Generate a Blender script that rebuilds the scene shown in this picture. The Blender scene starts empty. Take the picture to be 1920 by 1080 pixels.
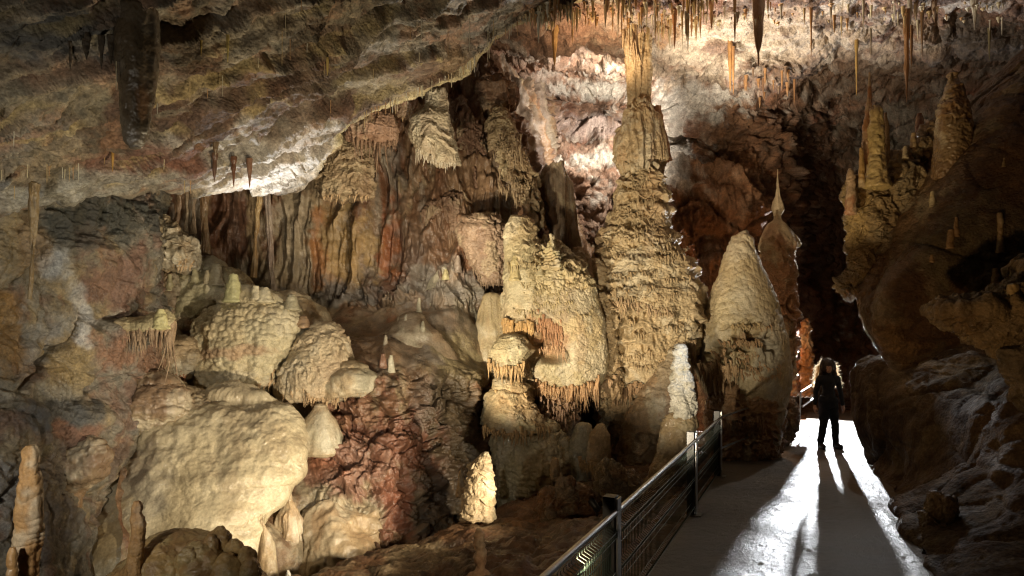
import bpy, math, random
import numpy as np
from mathutils import Vector, Matrix
F32 = np.float32
rng = np.random.default_rng(7)
random.seed(7)
S = bpy.context.scene
H, FPX, HY = 2.2, 1280.0, 625.0          # camera height, focal length in photo pixels, horizon row

# ------------------------------------------------------------------ geometry helpers
def W(px, py, d):
    px = np.asarray(px, float); py = np.asarray(py, float); d = np.asarray(d, float)
    return np.stack([(px-960)/FPX*d, d+0*px, H+(HY-py)/FPX*d], -1)
def proj(V):
    d = np.maximum(V[..., 1], .05)
    return 960+V[..., 0]/d*FPX, HY-(V[..., 2]-H)/d*FPX

_perm = rng.permutation(256).astype(np.int32); _perm = np.concatenate([_perm, _perm])
_g = rng.normal(size=(256, 3)); _g = (_g/np.linalg.norm(_g, axis=1)[:, None]).astype(F32)
_r3 = rng.random((256, 3)).astype(F32)
def noise(P, s=1.0, off=0.0):
    """gradient noise about -1..1; s: cells per metre (scalar or 3-vector)"""
    Q = (P*np.asarray(s)+off).astype(F32)
    I = np.floor(Q).astype(np.int32); f = Q-I; I &= 255
    u = f*f*f*(f*(f*6-15)+10)
    out = 0
    for dx in (0, 1):
        a = _perm[(I[..., 0]+dx) & 255]; wx = u[..., 0] if dx else 1-u[..., 0]
        for dy in (0, 1):
            b = _perm[(a+I[..., 1]+dy) & 255]; wy = u[..., 1] if dy else 1-u[..., 1]
            for dz in (0, 1):
                g = _g[_perm[(b+I[..., 2]+dz) & 255]]; wz = u[..., 2] if dz else 1-u[..., 2]
                out = out+(g[..., 0]*(f[..., 0]-dx)+g[..., 1]*(f[..., 1]-dy)+g[..., 2]*(f[..., 2]-dz))*wx*wy*wz
    return out*1.6
def fbm(P, s=1.0, o=4, gain=.5, off=0.0):
    t = 0; a = 1; s = np.asarray(s, float)
    for k in range(o):
        t = t+a*noise(P, s, off+k*17.3); a *= gain; s = s*2.03
    return t
def ridged(P, s=1.0, o=4, gain=.5, off=0.0):
    t = 0; a = 1; s = np.asarray(s, float); n = 0
    for k in range(o):
        t = t+a*(1-np.abs(noise(P, s, off+k*11.7))*2); n += a; a *= gain; s = s*2.07
    return t/n
def worley(P, s=1.0, off=0.0):
    Q = (P*np.asarray(s)+off).astype(F32); I = np.floor(Q).astype(np.int32); f = Q-I
    F1 = np.full(Q.shape[:-1], 9, F32); F2 = F1.copy(); ID = np.zeros(Q.shape[:-1], np.int32)
    for dx in (-1, 0, 1):
        for dy in (-1, 0, 1):
            for dz in (-1, 0, 1):
                h = _perm[(_perm[(_perm[(I[..., 0]+dx) & 255]+I[..., 1]+dy) & 255]+I[..., 2]+dz) & 255]
                r = _r3[h]
                d = (dx+r[..., 0]-f[..., 0])**2+(dy+r[..., 1]-f[..., 1])**2+(dz+r[..., 2]-f[..., 2])**2
                m = d < F1
                F2 = np.where(m, F1, np.minimum(F2, d)); ID = np.where(m, h, ID); F1 = np.where(m, d, F1)
    return np.sqrt(F1), np.sqrt(F2), ID
def sst(a, b, x):
    t = np.clip((x-a)/(b-a), 0, 1); return t*t*(3-2*t)

# ------------------------------------------------------------------ displacement styles (metres along the normal)
def d_shelf(P, lam=.16, amp=.05, rib=.022, rf=16., seed=0., wz=1.):
    """rimmed flowstone: short drooping lips one under another with small drips below each"""
    warp = fbm(P, (1.1, 1.1, .8), 3, off=seed)*1.1+noise(P, (3.4, 3.4, 2), seed+5)*.4
    warp = warp+np.abs(noise(P, (5, 5, 2.5), seed+8))*1.1+np.abs(noise(P, (13, 13, 6), seed+18))*.35
    t = P[..., 2]/lam+warp*wz; k = np.floor(t); f = t-k
    kk = np.stack([P[..., 0], P[..., 1], k*.73], -1)
    pres = (.15+.85*sst(-.3, .3, noise(kk, (2.6, 2.6, 1), seed+9)))*(.3+.7*sst(-.45, .1, noise(P, .9, seed+31)))
    b = np.where(f < .12, np.sqrt(np.clip(f/.12, 0, 1)), (1-(f-.12)/.88)**1.5)
    ribs = 1-np.abs(noise(P, (rf, rf, rf*.1), seed+3))*2.6
    g = (sst(.45, .95, f)+(1-sst(.0, .14, f)))*pres
    return amp*b*pres+rib*(ribs-.6)*g*1.6+rib*.3*noise(P, 30, seed)
def d_popcorn(P, s=14., amp=.02, seed=0.):
    F1, F2, _ = worley(P, s, seed)
    return amp*(1-np.minimum(F1, 1)**2*1.4)+amp*.8*fbm(P, s*.25, 3, off=seed)
def d_rib(P, s=9., amp=.04, seed=0., zs=.08):
    w = noise(P, (1.5, 1.5, .7), seed)*.13
    Q = P+np.stack([w, w, 0*w], -1)
    return amp*(ridged(Q, (s, s, s*zs), 3, off=seed)-.5)+amp*.7*(ridged(Q, (s*.35, s*.35, s*.03), 2, off=seed+4)-.5)
def d_smooth(P, s=1.2, amp=.1, seed=0.):
    return amp*fbm(P, s, 4, .42, seed)
def d_rock(P, s=.9, amp=.18, seed=0.):
    Q = P+.18*np.stack([noise(P, s*2, 31), noise(P, s*2, 47), noise(P, s*2, 59)], -1)
    F1, F2, I = worley(Q, s*1.3, seed)
    blk = (_r3[I & 255, 0]-.5)
    F1b, F2b, Ib = worley(Q, s*4.1, seed+7)
    cr = sst(0, .12, F2-F1); crb = sst(0, .16, F2b-F1b)
    return amp*(.7*blk+.35*(cr-1)+.22*(_r3[Ib & 255, 1]-.5)+.12*(crb-1)+.75*fbm(P, s, 6, .5, seed)+.25*ridged(P, s*3, 4, .55, off=seed))
def d_mound(P, s=2.5, amp=.12, seed=0.):
    """cluster of rounded lobes"""
    Q = P+.1*np.stack([noise(P, 2, 3), noise(P, 2, 13), noise(P, 2, 23)], -1)
    F1, F2, _ = worley(Q, s, seed)
    return amp*(np.sqrt(np.clip(1.1-F1*F1, 0, 2))-.6)+amp*.15*fbm(P, s*4, 3, off=seed)

# ------------------------------------------------------------------ colours (linear albedo)
CREAM = (.56, .47, .30); PALE = (.62, .56, .42); TAN = (.44, .31, .17); BROWN = (.20, .105, .05); RED = (.21, .07, .035)
GREY = (.27, .26, .22); DGREY = (.075, .075, .065); WHITE = (.66, .63, .56); OCHRE = (.47, .28, .07); PINK = (.40, .30, .23)
ORANGE = (.42, .17, .05); DBROWN = (.085, .045, .025); GREEN = (.34, .33, .2); YEL = (.60, .45, .17)
def cmix(a, b, t):
    return a*(1-t[..., None])+np.asarray(b)*t[..., None]
def colour(P, base, layers=(), paints=(), jitter=.12):
    """layers: (colour, scale, threshold, softness, amount[, z stretch]); paints: patches of rock colour (px, py, rx, ry, colour, amount)"""
    C = np.ones(P.shape[:-1]+(3,))*np.asarray(base)
    for i, L in enumerate(layers):
        c, s, th, so, am = L[:5]; zs = L[5] if len(L) > 5 else 1.
        n = fbm(P, (s, s, s*zs), 5, .55, 40+i*9.1)
        C = cmix(C, c, sst(th-so, th+so, n)*am)
    if len(paints):
        px, py = proj(P)
        wx = fbm(P, 2.2, 5, .6, 71)*.8; wy = fbm(P, 2.2, 5, .6, 97)*.8
        for (x, y, rx, ry, c, am) in paints:
            r = np.sqrt(((px-x)/rx+wx*.8)**2+((py-y)/ry+wy*.8)**2)
            C = cmix(C, c, (1-sst(.55, 1.15, r))*am)
    v = 1+jitter*fbm(P, 6, 4, .6, 5)
    return np.clip(C*v[..., None], .008, .85)

# ------------------------------------------------------------------ scene bookkeeping
ZW, ZH = 600, 380
ZB = np.full((ZH, ZW), 1e9)
def zadd(V):
    px, py = proj(V); i = ((py+200)/4).astype(int); j = ((px+240)/4).astype(int)
    m = (i >= 0) & (i < ZH) & (j >= 0) & (j < ZW) & (V[..., 1] > .5)
    np.minimum.at(ZB, (i[m], j[m]), V[..., 1][m])
def hit(px, py, r=2):
    i = int((py+200)/4); j = int((px+240)/4)
    w = ZB[max(0, i-r):i+r+1, max(0, j-r):j+r+1]
    w = w[w < 1e8]
    return float(np.min(w)) if len(w) else 12.
def tag(o, label=None, cat=None, group=None, kind=None):
    if label: o['label'] = label
    if cat: o['category'] = cat
    if group: o['group'] = group
    if kind: o['kind'] = kind
    return o
def meshdata(name, V, Q, C=None, mat=None, smooth=True, T=None):
    me = bpy.data.meshes.new(name)
    nq = len(Q); nt = 0 if T is None else len(T)
    me.vertices.add(len(V)); me.vertices.foreach_set('co', np.ascontiguousarray(V, F32).ravel())
    me.loops.add(nq*4+nt*3)
    li = np.asarray(Q, np.int32).ravel()
    if nt: li = np.concatenate([li, np.asarray(T, np.int32).ravel()])
    me.loops.foreach_set('vertex_index', li.astype(np.int32))
    me.polygons.add(nq+nt)
    ls = np.concatenate([np.arange(nq)*4, nq*4+np.arange(nt)*3]).astype(np.int32)
    me.polygons.foreach_set('loop_start', ls)
    me.update(calc_edges=True)
    me.polygons.foreach_set('use_smooth', np.full(nq+nt, smooth))
    if C is not None:
        a = me.color_attributes.new('Col', 'FLOAT_COLOR', 'POINT')
        a.data.foreach_set('color', np.concatenate([C, np.ones((len(C), 1))], 1).astype(F32).ravel())
    if mat: me.materials.append(mat)
    return me
def link(name, V, Q, C=None, mat=None, parent=None, base=None, smooth=True, T=None, reg=True):
    V = np.asarray(V, float)
    if reg: zadd(V)
    if parent is not None: base = np.array(parent.location)
    elif base is None:
        lo = V.min(0); hi = V.max(0); base = np.array([(lo[0]+hi[0])/2, (lo[1]+hi[1])/2, lo[2]])
    o = bpy.data.objects.new(name, meshdata(name, V-base, Q, C, mat, smooth, T))
    S.collection.objects.link(o)
    if parent is not None: o.parent = parent
    else: o.location = base
    return o
def empty(name, loc, label, cat, group=None):
    o = bpy.data.objects.new(name, None); S.collection.objects.link(o)
    o.location = [float(x) for x in loc]; o.empty_display_size = .2
    return tag(o, label, cat, group)
def gridq(r, c, wrap=False):
    i = np.arange(r-1)[:, None]; j = np.arange(c if wrap else c-1)[None, :]
    j2 = (j+1) % c
    return np.stack([i*c+j, i*c+j2, (i+1)*c+j2, (i+1)*c+j], -1).reshape(-1, 4)
def cat(parts):
    V, Q, C = [], [], []; n = 0
    for v, q, c in parts:
        V.append(v); Q.append(np.asarray(q)+n); C.append(c); n += len(v)
    return np.concatenate(V), np.concatenate(Q), np.concatenate(C)
def gnormals(G, wrap=False):
    if wrap:
        du = np.roll(G, -1, 1)-np.roll(G, 1, 1)
    else:
        du = np.gradient(G, axis=1)
    dv = np.gradient(G, axis=0)
    n = np.cross(du, dv); n /= np.linalg.norm(n, axis=-1)[..., None]+1e-9
    return n
def cr(A, n, axis):
    A = np.moveaxis(np.asarray(A, float), axis, 0); m = len(A)
    t = np.linspace(0, m-1, n); i = np.clip(np.floor(t).astype(int), 0, m-2); f = (t-i).reshape((-1,)+(1,)*(A.ndim-1))
    p0 = A[np.maximum(i-1, 0)]; p1 = A[i]; p2 = A[i+1]; p3 = A[np.minimum(i+2, m-1)]
    r = .5*(2*p1+(p2-p0)*f+(2*p0-5*p1+4*p2-p3)*f*f+(3*p1-p0-3*p2+p3)*f**3)
    return np.moveaxis(r, 0, axis)
def sheet(name, ctrl, nx, ny, disp, col, mat, kind='structure', droop=0., **kw):
    """ctrl: rows of (px, py, depth) surveyed points of one rock surface"""
    A = cr(cr(ctrl, ny, 0), nx, 1)
    G = W(A[..., 0], A[..., 1], A[..., 2])
    N = gnormals(G)
    N *= np.where((N*(G-np.array([0, 0, H]))).sum(-1) > 0, -1, 1)[..., None]
    dd = disp(G, N, A)
    G = G+N*dd[..., None]
    P = G.reshape(-1, 3)
    C = col(P, A.reshape(-1, 3), dd.ravel())
    o = link(name, P, gridq(ny, nx), C, mat, **kw)
    if kind: o['kind'] = kind
    return o
def tube_geo(rows, d, k=1., nth=96, nz=160, disp=None, col=None, seed=0., lump=.08, capt=.35, capb=.15, lean=0., soft=28):
    """a standing or hanging body given by its surveyed width at each height; k = depth over width"""
    R = np.asarray(rows, float)
    dr = R[:, 3] if R.shape[1] > 3 else np.full(len(R), float(d))
    t = np.linspace(0, 1, nz); ys = R[0, 0]+(R[-1, 0]-R[0, 0])*t
    xl = np.interp(ys, R[:, 0], R[:, 1]); xr = np.interp(ys, R[:, 0], R[:, 2]); dd = np.interp(ys, R[:, 0], dr)
    kw = max(3, nz//soft)|1; ker = np.hanning(kw+2)[1:-1]; ker /= ker.sum()
    def sm(a): return np.convolve(np.pad(a, kw//2, mode='edge'), ker, 'valid')
    xl, xr, dd = sm(xl), sm(xr), sm(dd)
    c = (xl+xr)/2; r = (xr-xl)/2/FPX*dd
    z = H+(HY-ys)/FPX*dd; x = (c-960)/FPX*dd
    # rounded ends
    n1 = 10
    a = np.linspace(0, math.pi/2, n1, endpoint=False)
    r = np.concatenate([np.sin(a)*r[0]+.0006, r, (np.sin(a)*r[-1]+.0006)[::-1]])
    z = np.concatenate([z[0]+np.cos(a)*r[n1]*capt, z, (z[-1]-np.cos(a)*r[-n1-1]*capb)[::-1]])
    x = np.concatenate([np.full(n1, x[0]), x, np.full(n1, x[-1])]); dd = np.concatenate([np.full(n1, dd[0]), dd, np.full(n1, dd[-1])])
    th = np.linspace(0, 2*math.pi, nth, endpoint=False)
    TH, Z = np.meshgrid(th, z)
    U = np.stack([np.cos(TH), np.sin(TH), Z*.45], -1)
    lr = 1+lump*noise(U, 1.5, seed+3)
    X = x[:, None]+r[:, None]*np.cos(TH)*lr; Y = dd[:, None]+r[:, None]*k*np.sin(TH)*lr
    G = np.stack([X, Y, Z], -1)
    N = gnormals(G, True)
    out = np.stack([np.cos(TH), np.sin(TH), 0*TH], -1)
    sgn = np.where((N*out).sum(-1).mean() > 0, 1, -1); N = N*sgn
    D = disp(G, N) if disp else 0*TH
    D = D*np.clip(r/.03, 0, 1)[:, None]
    G = G+N*D[..., None]
    P = G.reshape(-1, 3)
    C = col(P) if callable(col) else colour(P, col)
    q = gridq(len(z), nth, True)
    if sgn < 0: q = q[:, ::-1]
    return P, q, C
def drips(pts, L, R, c, seed=0, nr=5, ns=6, curve=.10):
    """small hanging points grown on one formation; merged into that formation"""
    g = np.random.default_rng(seed+100); n = len(pts)
    if n == 0: return np.zeros((0, 3)), np.zeros((0, 4), int), np.zeros((0, 3))
    L = np.broadcast_to(L, n); R = np.broadcast_to(R, n)
    t = np.linspace(0, 1, nr); th = np.linspace(0, 2*math.pi, ns, endpoint=False)
    prof = np.array([1.9, 1.05, .62, .36, .05]) if nr == 5 else (1-t)**.8+.04
    bx = g.normal(size=n)*curve; by = g.normal(size=n)*curve
    V = np.zeros((n, nr, ns, 3))
    rr = prof[None, :, None]*R[:, None, None]*(1+.25*g.normal(size=(n, nr, 1)).clip(-1, 1))
    V[..., 0] = pts[:, 0, None, None]+rr*np.cos(th)+(bx*L)[:, None, None]*(t*t)[None, :, None]
    V[..., 1] = pts[:, 1, None, None]+rr*np.sin(th)+(by*L)[:, None, None]*(t*t)[None, :, None]
    V[..., 2] = pts[:, 2, None, None]-(L[:, None]*t[None, :])[:, :, None]+.3*R[:, None, None]
    V[:, 0, :, 1] += .05; V[:, 0, :, 2] += .02
    q0 = gridq(nr, ns, True)
    Q = (q0[None]+np.arange(n)[:, None, None]*nr*ns).reshape(-1, 4)
    C = np.ones((n*nr*ns, 3))*np.asarray(c)
    C *= (1+.3*(g.random((n, 1, 1, 1))-.5)*np.ones((1, nr, ns, 1))).reshape(-1, 1)
    return V.reshape(-1, 3), Q, C
def rim(pxs, pys, n, d=None, Lm=.12, R=.016, c=TAN, seed=0, jit=3, push=.02, body=None):
    """row of drips along a lip given by its surveyed points"""
    g = np.random.default_rng(seed+5)
    t = np.sort(g.random(n))*(len(pxs)-1)
    x = np.interp(t, range(len(pxs)), pxs); y = np.interp(t, range(len(pys)), pys)+g.normal(size=n)*jit
    if d is None: dep = np.array([hit(a, b) for a, b in zip(x, y)])-push
    elif np.ndim(d): dep = np.interp(t, range(len(d)), d)
    else: dep = np.full(n, d)
    P = W(x, y, dep)
    if body is not None:
        B_ = body[0]; B_ = B_[B_[:, 1] < np.median(B_[:, 1])]
        for k in range(n):
            q_ = B_[np.argmin(((B_-P[k])**2*[2, .3, 1]).sum(1))]
            P[k] = q_+[0, .012, .012]
    cl = .55+1.1*np.clip(noise(P, (3.3, 3.3, 1), seed*1.7)+.35, 0, 1)
    L = Lm*(.2+.8*g.random(n)**2)*cl
    return drips(P, L, np.minimum(R*(.45+.6*g.random(n)), L*.22+.002), c, seed)

def tiers(x0, x1, y0, y1, n, L=.14, R=.016, c=TAN, seed=0, w=34, per=13):
    """many short drip-edged lips scattered over one formation"""
    g = np.random.default_rng(seed+900); out = []
    for k in range(n):
        x = g.uniform(x0, x1); y = g.uniform(y0, y1); ww = w*(.5+g.random())
        xs_ = np.linspace(x-ww/2, x+ww/2, 5); ys_ = y+np.array([-4, 1, 3, 1, -4])*g.uniform(.5, 1.6)+(xs_-x)*g.uniform(-.15, .15)
        out.append(rim(list(xs_), list(ys_), int(per*(.6+.8*g.random())), None, L*(.5+g.random()), R, c, seed*50+k, 1.2, .0))
    return out

# ------------------------------------------------------------------ materials
def newmat(name):
    m = bpy.data.materials.new(name); m.use_nodes = True; nt = m.node_tree
    return m, nt, nt.nodes['Principled BSDF']
def rockmat(name, rough=(.35, .65), bump=.5, scale=1., fine=.5, spec=.5, streak=0., speck=0.):
    m, nt, B = newmat(name); N = nt.nodes; L = nt.links
    def nd(t, **k):
        n = N.new(t)
        for a, b in k.items(): setattr(n, a, b)
        return n
    tc = nd('ShaderNodeNewGeometry')
    at = nd('ShaderNodeAttribute', attribute_name='Col')
    n1 = nd('ShaderNodeTexNoise'); n1.inputs['Scale'].default_value = 11*scale; n1.inputs['Detail'].default_value = 8; n1.inputs['Roughness'].default_value = .65
    L.new(tc.outputs['Position'], n1.inputs['Vector'])
    n2 = nd('ShaderNodeTexNoise'); n2.inputs['Scale'].default_value = 2.3; n2.inputs['Detail'].default_value = 6
    L.new(tc.outputs['Position'], n2.inputs['Vector'])
    mr = nd('ShaderNodeMapRange'); mr.inputs['From Min'].default_value = .3; mr.inputs['From Max'].default_value = .72
    mr.inputs['To Min'].default_value = 1-fine; mr.inputs['To Max'].default_value = 1+fine*.45
    L.new(n1.outputs['Fac'], mr.inputs['Value'])
    mx = nd('ShaderNodeVectorMath', operation='SCALE'); L.new(at.outputs['Color'], mx.inputs[0]); L.new(mr.outputs[0], mx.inputs['Scale'])
    cur = mx.outputs[0]
    if streak:
        mp = nd('ShaderNodeMapping'); mp.inputs['Scale'].default_value = (7, 7, .5); L.new(tc.outputs['Position'], mp.inputs['Vector'])
        n3 = nd('ShaderNodeTexNoise'); n3.inputs['Scale'].default_value = 1.; n3.inputs['Detail'].default_value = 5; L.new(mp.outputs[0], n3.inputs['Vector'])
        m3 = nd('ShaderNodeMapRange'); m3.inputs['From Min'].default_value = .35; m3.inputs['From Max'].default_value = .65
        m3.inputs['To Min'].default_value = 1-streak; m3.inputs['To Max'].default_value = 1.05; L.new(n3.outputs['Fac'], m3.inputs['Value'])
        m4 = nd('ShaderNodeVectorMath', operation='SCALE'); L.new(cur, m4.inputs[0]); L.new(m3.outputs[0], m4.inputs['Scale']); cur = m4.outputs[0]
    g6 = nd('ShaderNodeTexNoise'); g6.inputs['Scale'].default_value = 42*scale; g6.inputs['Detail'].default_value = 4; g6.inputs['Roughness'].default_value = .75
    L.new(tc.outputs['Position'], g6.inputs['Vector'])
    m6 = nd('ShaderNodeMapRange'); m6.inputs['From Min'].default_value = .32; m6.inputs['From Max'].default_value = .68; m6.inputs['To Min'].default_value = 1-fine*.9; m6.inputs['To Max'].default_value = 1+fine*.5
    L.new(g6.outputs['Fac'], m6.inputs['Value'])
    s6 = nd('ShaderNodeVectorMath', operation='SCALE'); L.new(cur, s6.inputs[0]); L.new(m6.outputs[0], s6.inputs['Scale']); cur = s6.outputs[0]
    L.new(cur, B.inputs['Base Color'])
    rr = nd('ShaderNodeMapRange'); rr.inputs['From Min'].default_value = .35; rr.inputs['From Max'].default_value = .65
    rr.inputs['To Min'].default_value = rough[0]; rr.inputs['To Max'].default_value = rough[1]; L.new(n2.outputs['Fac'], rr.inputs['Value'])
    L.new(rr.outputs[0], B.inputs['Roughness'])
    B.inputs['Specular IOR Level'].default_value = spec
    v = nd('ShaderNodeTexVoronoi'); v.inputs['Scale'].default_value = 38*scale; L.new(tc.outputs['Position'], v.inputs['Vector'])
    n5 = nd('ShaderNodeTexNoise'); n5.inputs['Scale'].default_value = 26*scale; n5.inputs['Detail'].default_value = 9; n5.inputs['Roughness'].default_value = .7
    L.new(tc.outputs['Position'], n5.inputs['Vector'])
    ad = nd('ShaderNodeMath', operation='MULTIPLY_ADD'); ad.inputs[1].default_value = -.35; L.new(v.outputs['Distance'], ad.inputs[0]); L.new(n5.outputs['Fac'], ad.inputs[2])
    bp = nd('ShaderNodeBump'); bp.inputs['Strength'].default_value = bump; bp.inputs['Distance'].default_value = .045
    L.new(ad.outputs[0], bp.inputs['Height']); L.new(bp.outputs[0], B.inputs['Normal'])
    return m
M_FLOW = rockmat('flowstone', (.3, .6), .45, 1., .28, .4)
M_WET = rockmat('wet_flowstone', (.10, .34), .35, .8, .22, .55)
M_ROCK = rockmat('limestone', (.5, .85), .9, .7, .5, .3)
M_WROCK = rockmat('wet_limestone', (.22, .6), .8, .8, .45, .5)
M_DRAPE = rockmat('drapery', (.22, .5), .4, 1., .3, .5, .25)
M_CLAY = rockmat('wet_clay', (.2, .5), .9, .6, .45, .5)
M_STRAW = rockmat('calcite', (.2, .4), .2, 1., .2, .5)
def plain(name, col, rough, metal=0., bump=0., bs=60):
    m, nt, B = newmat(name)
    tn = nt.nodes.new('ShaderNodeTexNoise'); tn.inputs['Scale'].default_value = bs; tn.inputs['Detail'].default_value = 4
    g = nt.nodes.new('ShaderNodeNewGeometry'); nt.links.new(g.outputs['Position'], tn.inputs['Vector'])
    mr = nt.nodes.new('ShaderNodeMapRange'); mr.inputs['To Min'].default_value = .65; mr.inputs['To Max'].default_value = 1.3
    nt.links.new(tn.outputs['Fac'], mr.inputs['Value'])
    vm = nt.nodes.new('ShaderNodeVectorMath'); vm.operation = 'SCALE'; vm.inputs[0].default_value = col
    nt.links.new(mr.outputs[0], vm.inputs['Scale']); nt.links.new(vm.outputs[0], B.inputs['Base Color'])
    B.inputs['Roughness'].default_value = rough; B.inputs['Metallic'].default_value = metal
    if bump:
        b = nt.nodes.new('ShaderNodeBump'); b.inputs['Strength'].default_value = bump; b.inputs['Distance'].default_value = .01
        nt.links.new(tn.outputs['Fac'], b.inputs['Height']); nt.links.new(b.outputs[0], B.inputs['Normal'])
    return m
#PART2
# ================================================================== THE SETTING
# ---- low slanting ceiling slab on the left
def ceil_d(px, py): return 6272/((625-py)-.75*(px-960))
lipx = [-900, -400, -150, 0, 100, 180, 250, 300, 400, 470, 555, 572, 590, 640, 680, 740, 790, 850, 890, 930, 1000, 1060, 1120, 1200]
lipy = [420, 410, 400, 388, 378, 362, 352, 350, 355, 352, 357, 345, 318, 240, 215, 190, 165, 140, 112, 70, 25, 5, -25, -70]
cols = np.array([-900, -600, -350, -150, -50, 0, 60, 120, 180, 250, 300, 350, 400, 450, 500, 540, 560, 572, 590, 615, 640, 680, 740, 790, 850, 890, 930, 965, 1000, 1060, 1120, 1200], float)
cl = []
L0 = np.interp(cols, lipx, lipy)
for k, (dy, dd) in enumerate([(-260, 2.6), (-120, 1.5), (-30, .5)]):
    cl.append([(x, y+dy, ceil_d(x, y)+dd) for x, y in zip(cols, L0)])
for t in np.linspace(0, 1, 12)**1.15:
    cl.append([(x, y+(-330-y)*t, ceil_d(x, y+(-330-y)*t)) for x, y in zip(cols, L0)])
def ceil_disp(G, N, A):
    q = (A[..., 1]+.36*A[..., 0])/52+fbm(G, .6, 4)*.6+noise(G, 2.5)*.12
    f = q-np.floor(q); k = np.floor(q)
    amp = .5+.5*noise(np.stack([G[..., 0]*.6, G[..., 1]*.6, k*.9], -1), 1)
    st = amp*.36*(np.where(f < .08, f/.08, (1-f)/.92))
    q2 = q*3.1+noise(G, 1.7, 9)*.6; f2 = q2-np.floor(q2)
    st = st+.085*np.where(f2 < .12, f2/.12, (1-f2)/.88)*sst(-.3, .3, noise(G, 1.1, 14))
    r = d_rock(G, .8, .07, 3)+.05*ridged(G, (5, 5, 9), 5, .6)
    far = sst(3, 6, A[..., 2])
    lip = sst(60, 0, np.abs(A[..., 1]-np.interp(A[..., 0], lipx, lipy)))
    return (st+r)*(.4+.6*far)*(1-.55*lip)+.05*fbm(G, 3, 4)
def ceil_col(P, A, D):
    q = (A[:, 1]+.36*A[:, 0])/52+fbm(P, .6, 4)*.6+noise(P, 2.5)*.12
    f = q-np.floor(q)
    C = colour(P, (.36, .285, .19), [(DBROWN, 1.1, .15, .25, .75), ((.40, .36, .29), .8, .1, .2, .6), ((.36, .2, .12), 2.2, .2, .15, .6), ((.13, .12, .09), 5, .15, .2, .5)],
        [(620, 180, 330, 62, (.12, .06, .035), .7), (330, 225, 150, 45, (.11, .06, .04), .8), (520, 300, 190, 62, (.52, .47, .40), .95), (290, 310, 130, 40, (.25, .11, .08), .65), (560, 250, 60, 60, (.42, .33, .24), .6),
         (230, 340, 150, 28, (.42, .40, .34), .8), (90, 372, 150, 28, (.50, .48, .42), .9), (860, 120, 60, 35, (.30, .2, .1), .7), (740, 130, 120, 36, (.16, .09, .05), .6), (700, 160, 80, 30, (.40, .34, .22), .7), (130, 190, 190, 45, (.27, .24, .17), .6),
         (110, 60, 260, 45, (.13, .13, .12), .8), (420, 60, 160, 40, (.17, .13, .08), .5), (250, 120, 130, 26, (.22, .12, .07), .6)])  # grey patch near the top paints in the shaded upper band
    edge = sst(.10, .0, np.abs(f-.06))*sst(.0, .3, noise(P, 1.3, 5))
    C = cmix(C, (.56, .43, .19), edge*.55)
    lip = sst(14, 2, np.abs(A[:, 1]-np.interp(A[:, 0], lipx, lipy)))*sst(560, 640, A[:, 0])
    C = cmix(C, (.58, .48, .26), lip*.85)
    return C
sheet('cave_ceiling', cl, 640, 470, ceil_disp, ceil_col, M_ROCK)

# ---- ragged pale ceiling and far wall behind the column
xs = [780, 930, 1040, 1130, 1220, 1330, 1450, 1560, 1680, 1800, 1960, 2200, 2500]
tab = [(-420, [7.2]*13), (-200, [9]*13), (-50, [11.2]*13), (30, [12.6]*10+[12, 11.5, 11]),
       (95, [14.2, 14.2, 14.4, 14.6, 14.3, 13.8, 13.6, 13.8, 13.6, 13.2, 12.6, 12, 11.5]),
       (135, [15, 15.4, 16.2, 16.6, 16, 14.6, 14.2, 15.4, 15.4, 15, 14, 13, 12]),
       (185, [15, 15.8, 17.2, 17.6, 16.8, 15.6, 16.2, 17, 17, 16.5, 15, 13.5, 12.5]),
       (250, [14.6, 15.6, 17.0, 17.6, 17, 16.2, 16.6, 18, 18.5, 17.5, 16, 14, 13]),
       (300, [14.4, 15.2, 16.2, 16.6, 16.8, 16.4, 16.4, 19, 19, 18, 16.5, 14.5, 13]),
       (380, [14.2, 14.8, 15.9, 16.6, 16.2, 15.8, 16.4, 21, 20, 18.5, 17, 15, 13.5]),
       (480, [14, 14.8, 16.5, 17, 16.5, 16, 16.6, 23, 21, 19, 17, 15, 14]),
       (600, [14, 14.8, 16.5, 17, 16.5, 16, 17.0, 24.5, 22, 19, 17, 15, 14]),
       (700, [13.5, 14.5, 16, 16.5, 16.5, 16.2, 17.8, 24, 22, 19, 17, 15, 14]),
       (800, [13, 14, 15.5, 16, 16, 16, 18, 22, 20.5, 18, 16.5, 15, 14]),
       (950, [12, 13, 14.5, 15, 15, 15.2, 16, 18, 17, 16, 15, 14, 13])]
ctrl = [[(x, y, d) for x, d in zip(xs, ds)] for y, ds in tab]
def farw_disp(G, N, A):
    lowa = .55+.45*sst(80, 180, A[..., 1])
    r = d_rock(G, .55, .42, 11)*lowa+d_rock(G, 1.7, .16, 17)*lowa
    q = G[..., 2]*1.05+.35*fbm(G, .5, 4, off=3)*2+noise(G, 2)*.2; f = q-np.floor(q)
    led = .38*np.where(f < .12, f/.12, (1-f)/.88)*sst(1600, 1300, A[..., 0])*sst(110, 180, A[..., 1])*sst(430, 330, A[..., 1])
    rib = d_rib(G, 4, .22, 5, .1)*sst(340, 420, A[..., 1])*sst(1620, 1500, A[..., 0])
    fine = .05*ridged(G, (5, 5, 6), 4, off=8)
    rough = .09*ridged(G, 2.3, 5, .65, off=2)*sst(-60, 30, A[..., 1])
    return r+led+rib+fine+rough
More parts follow.
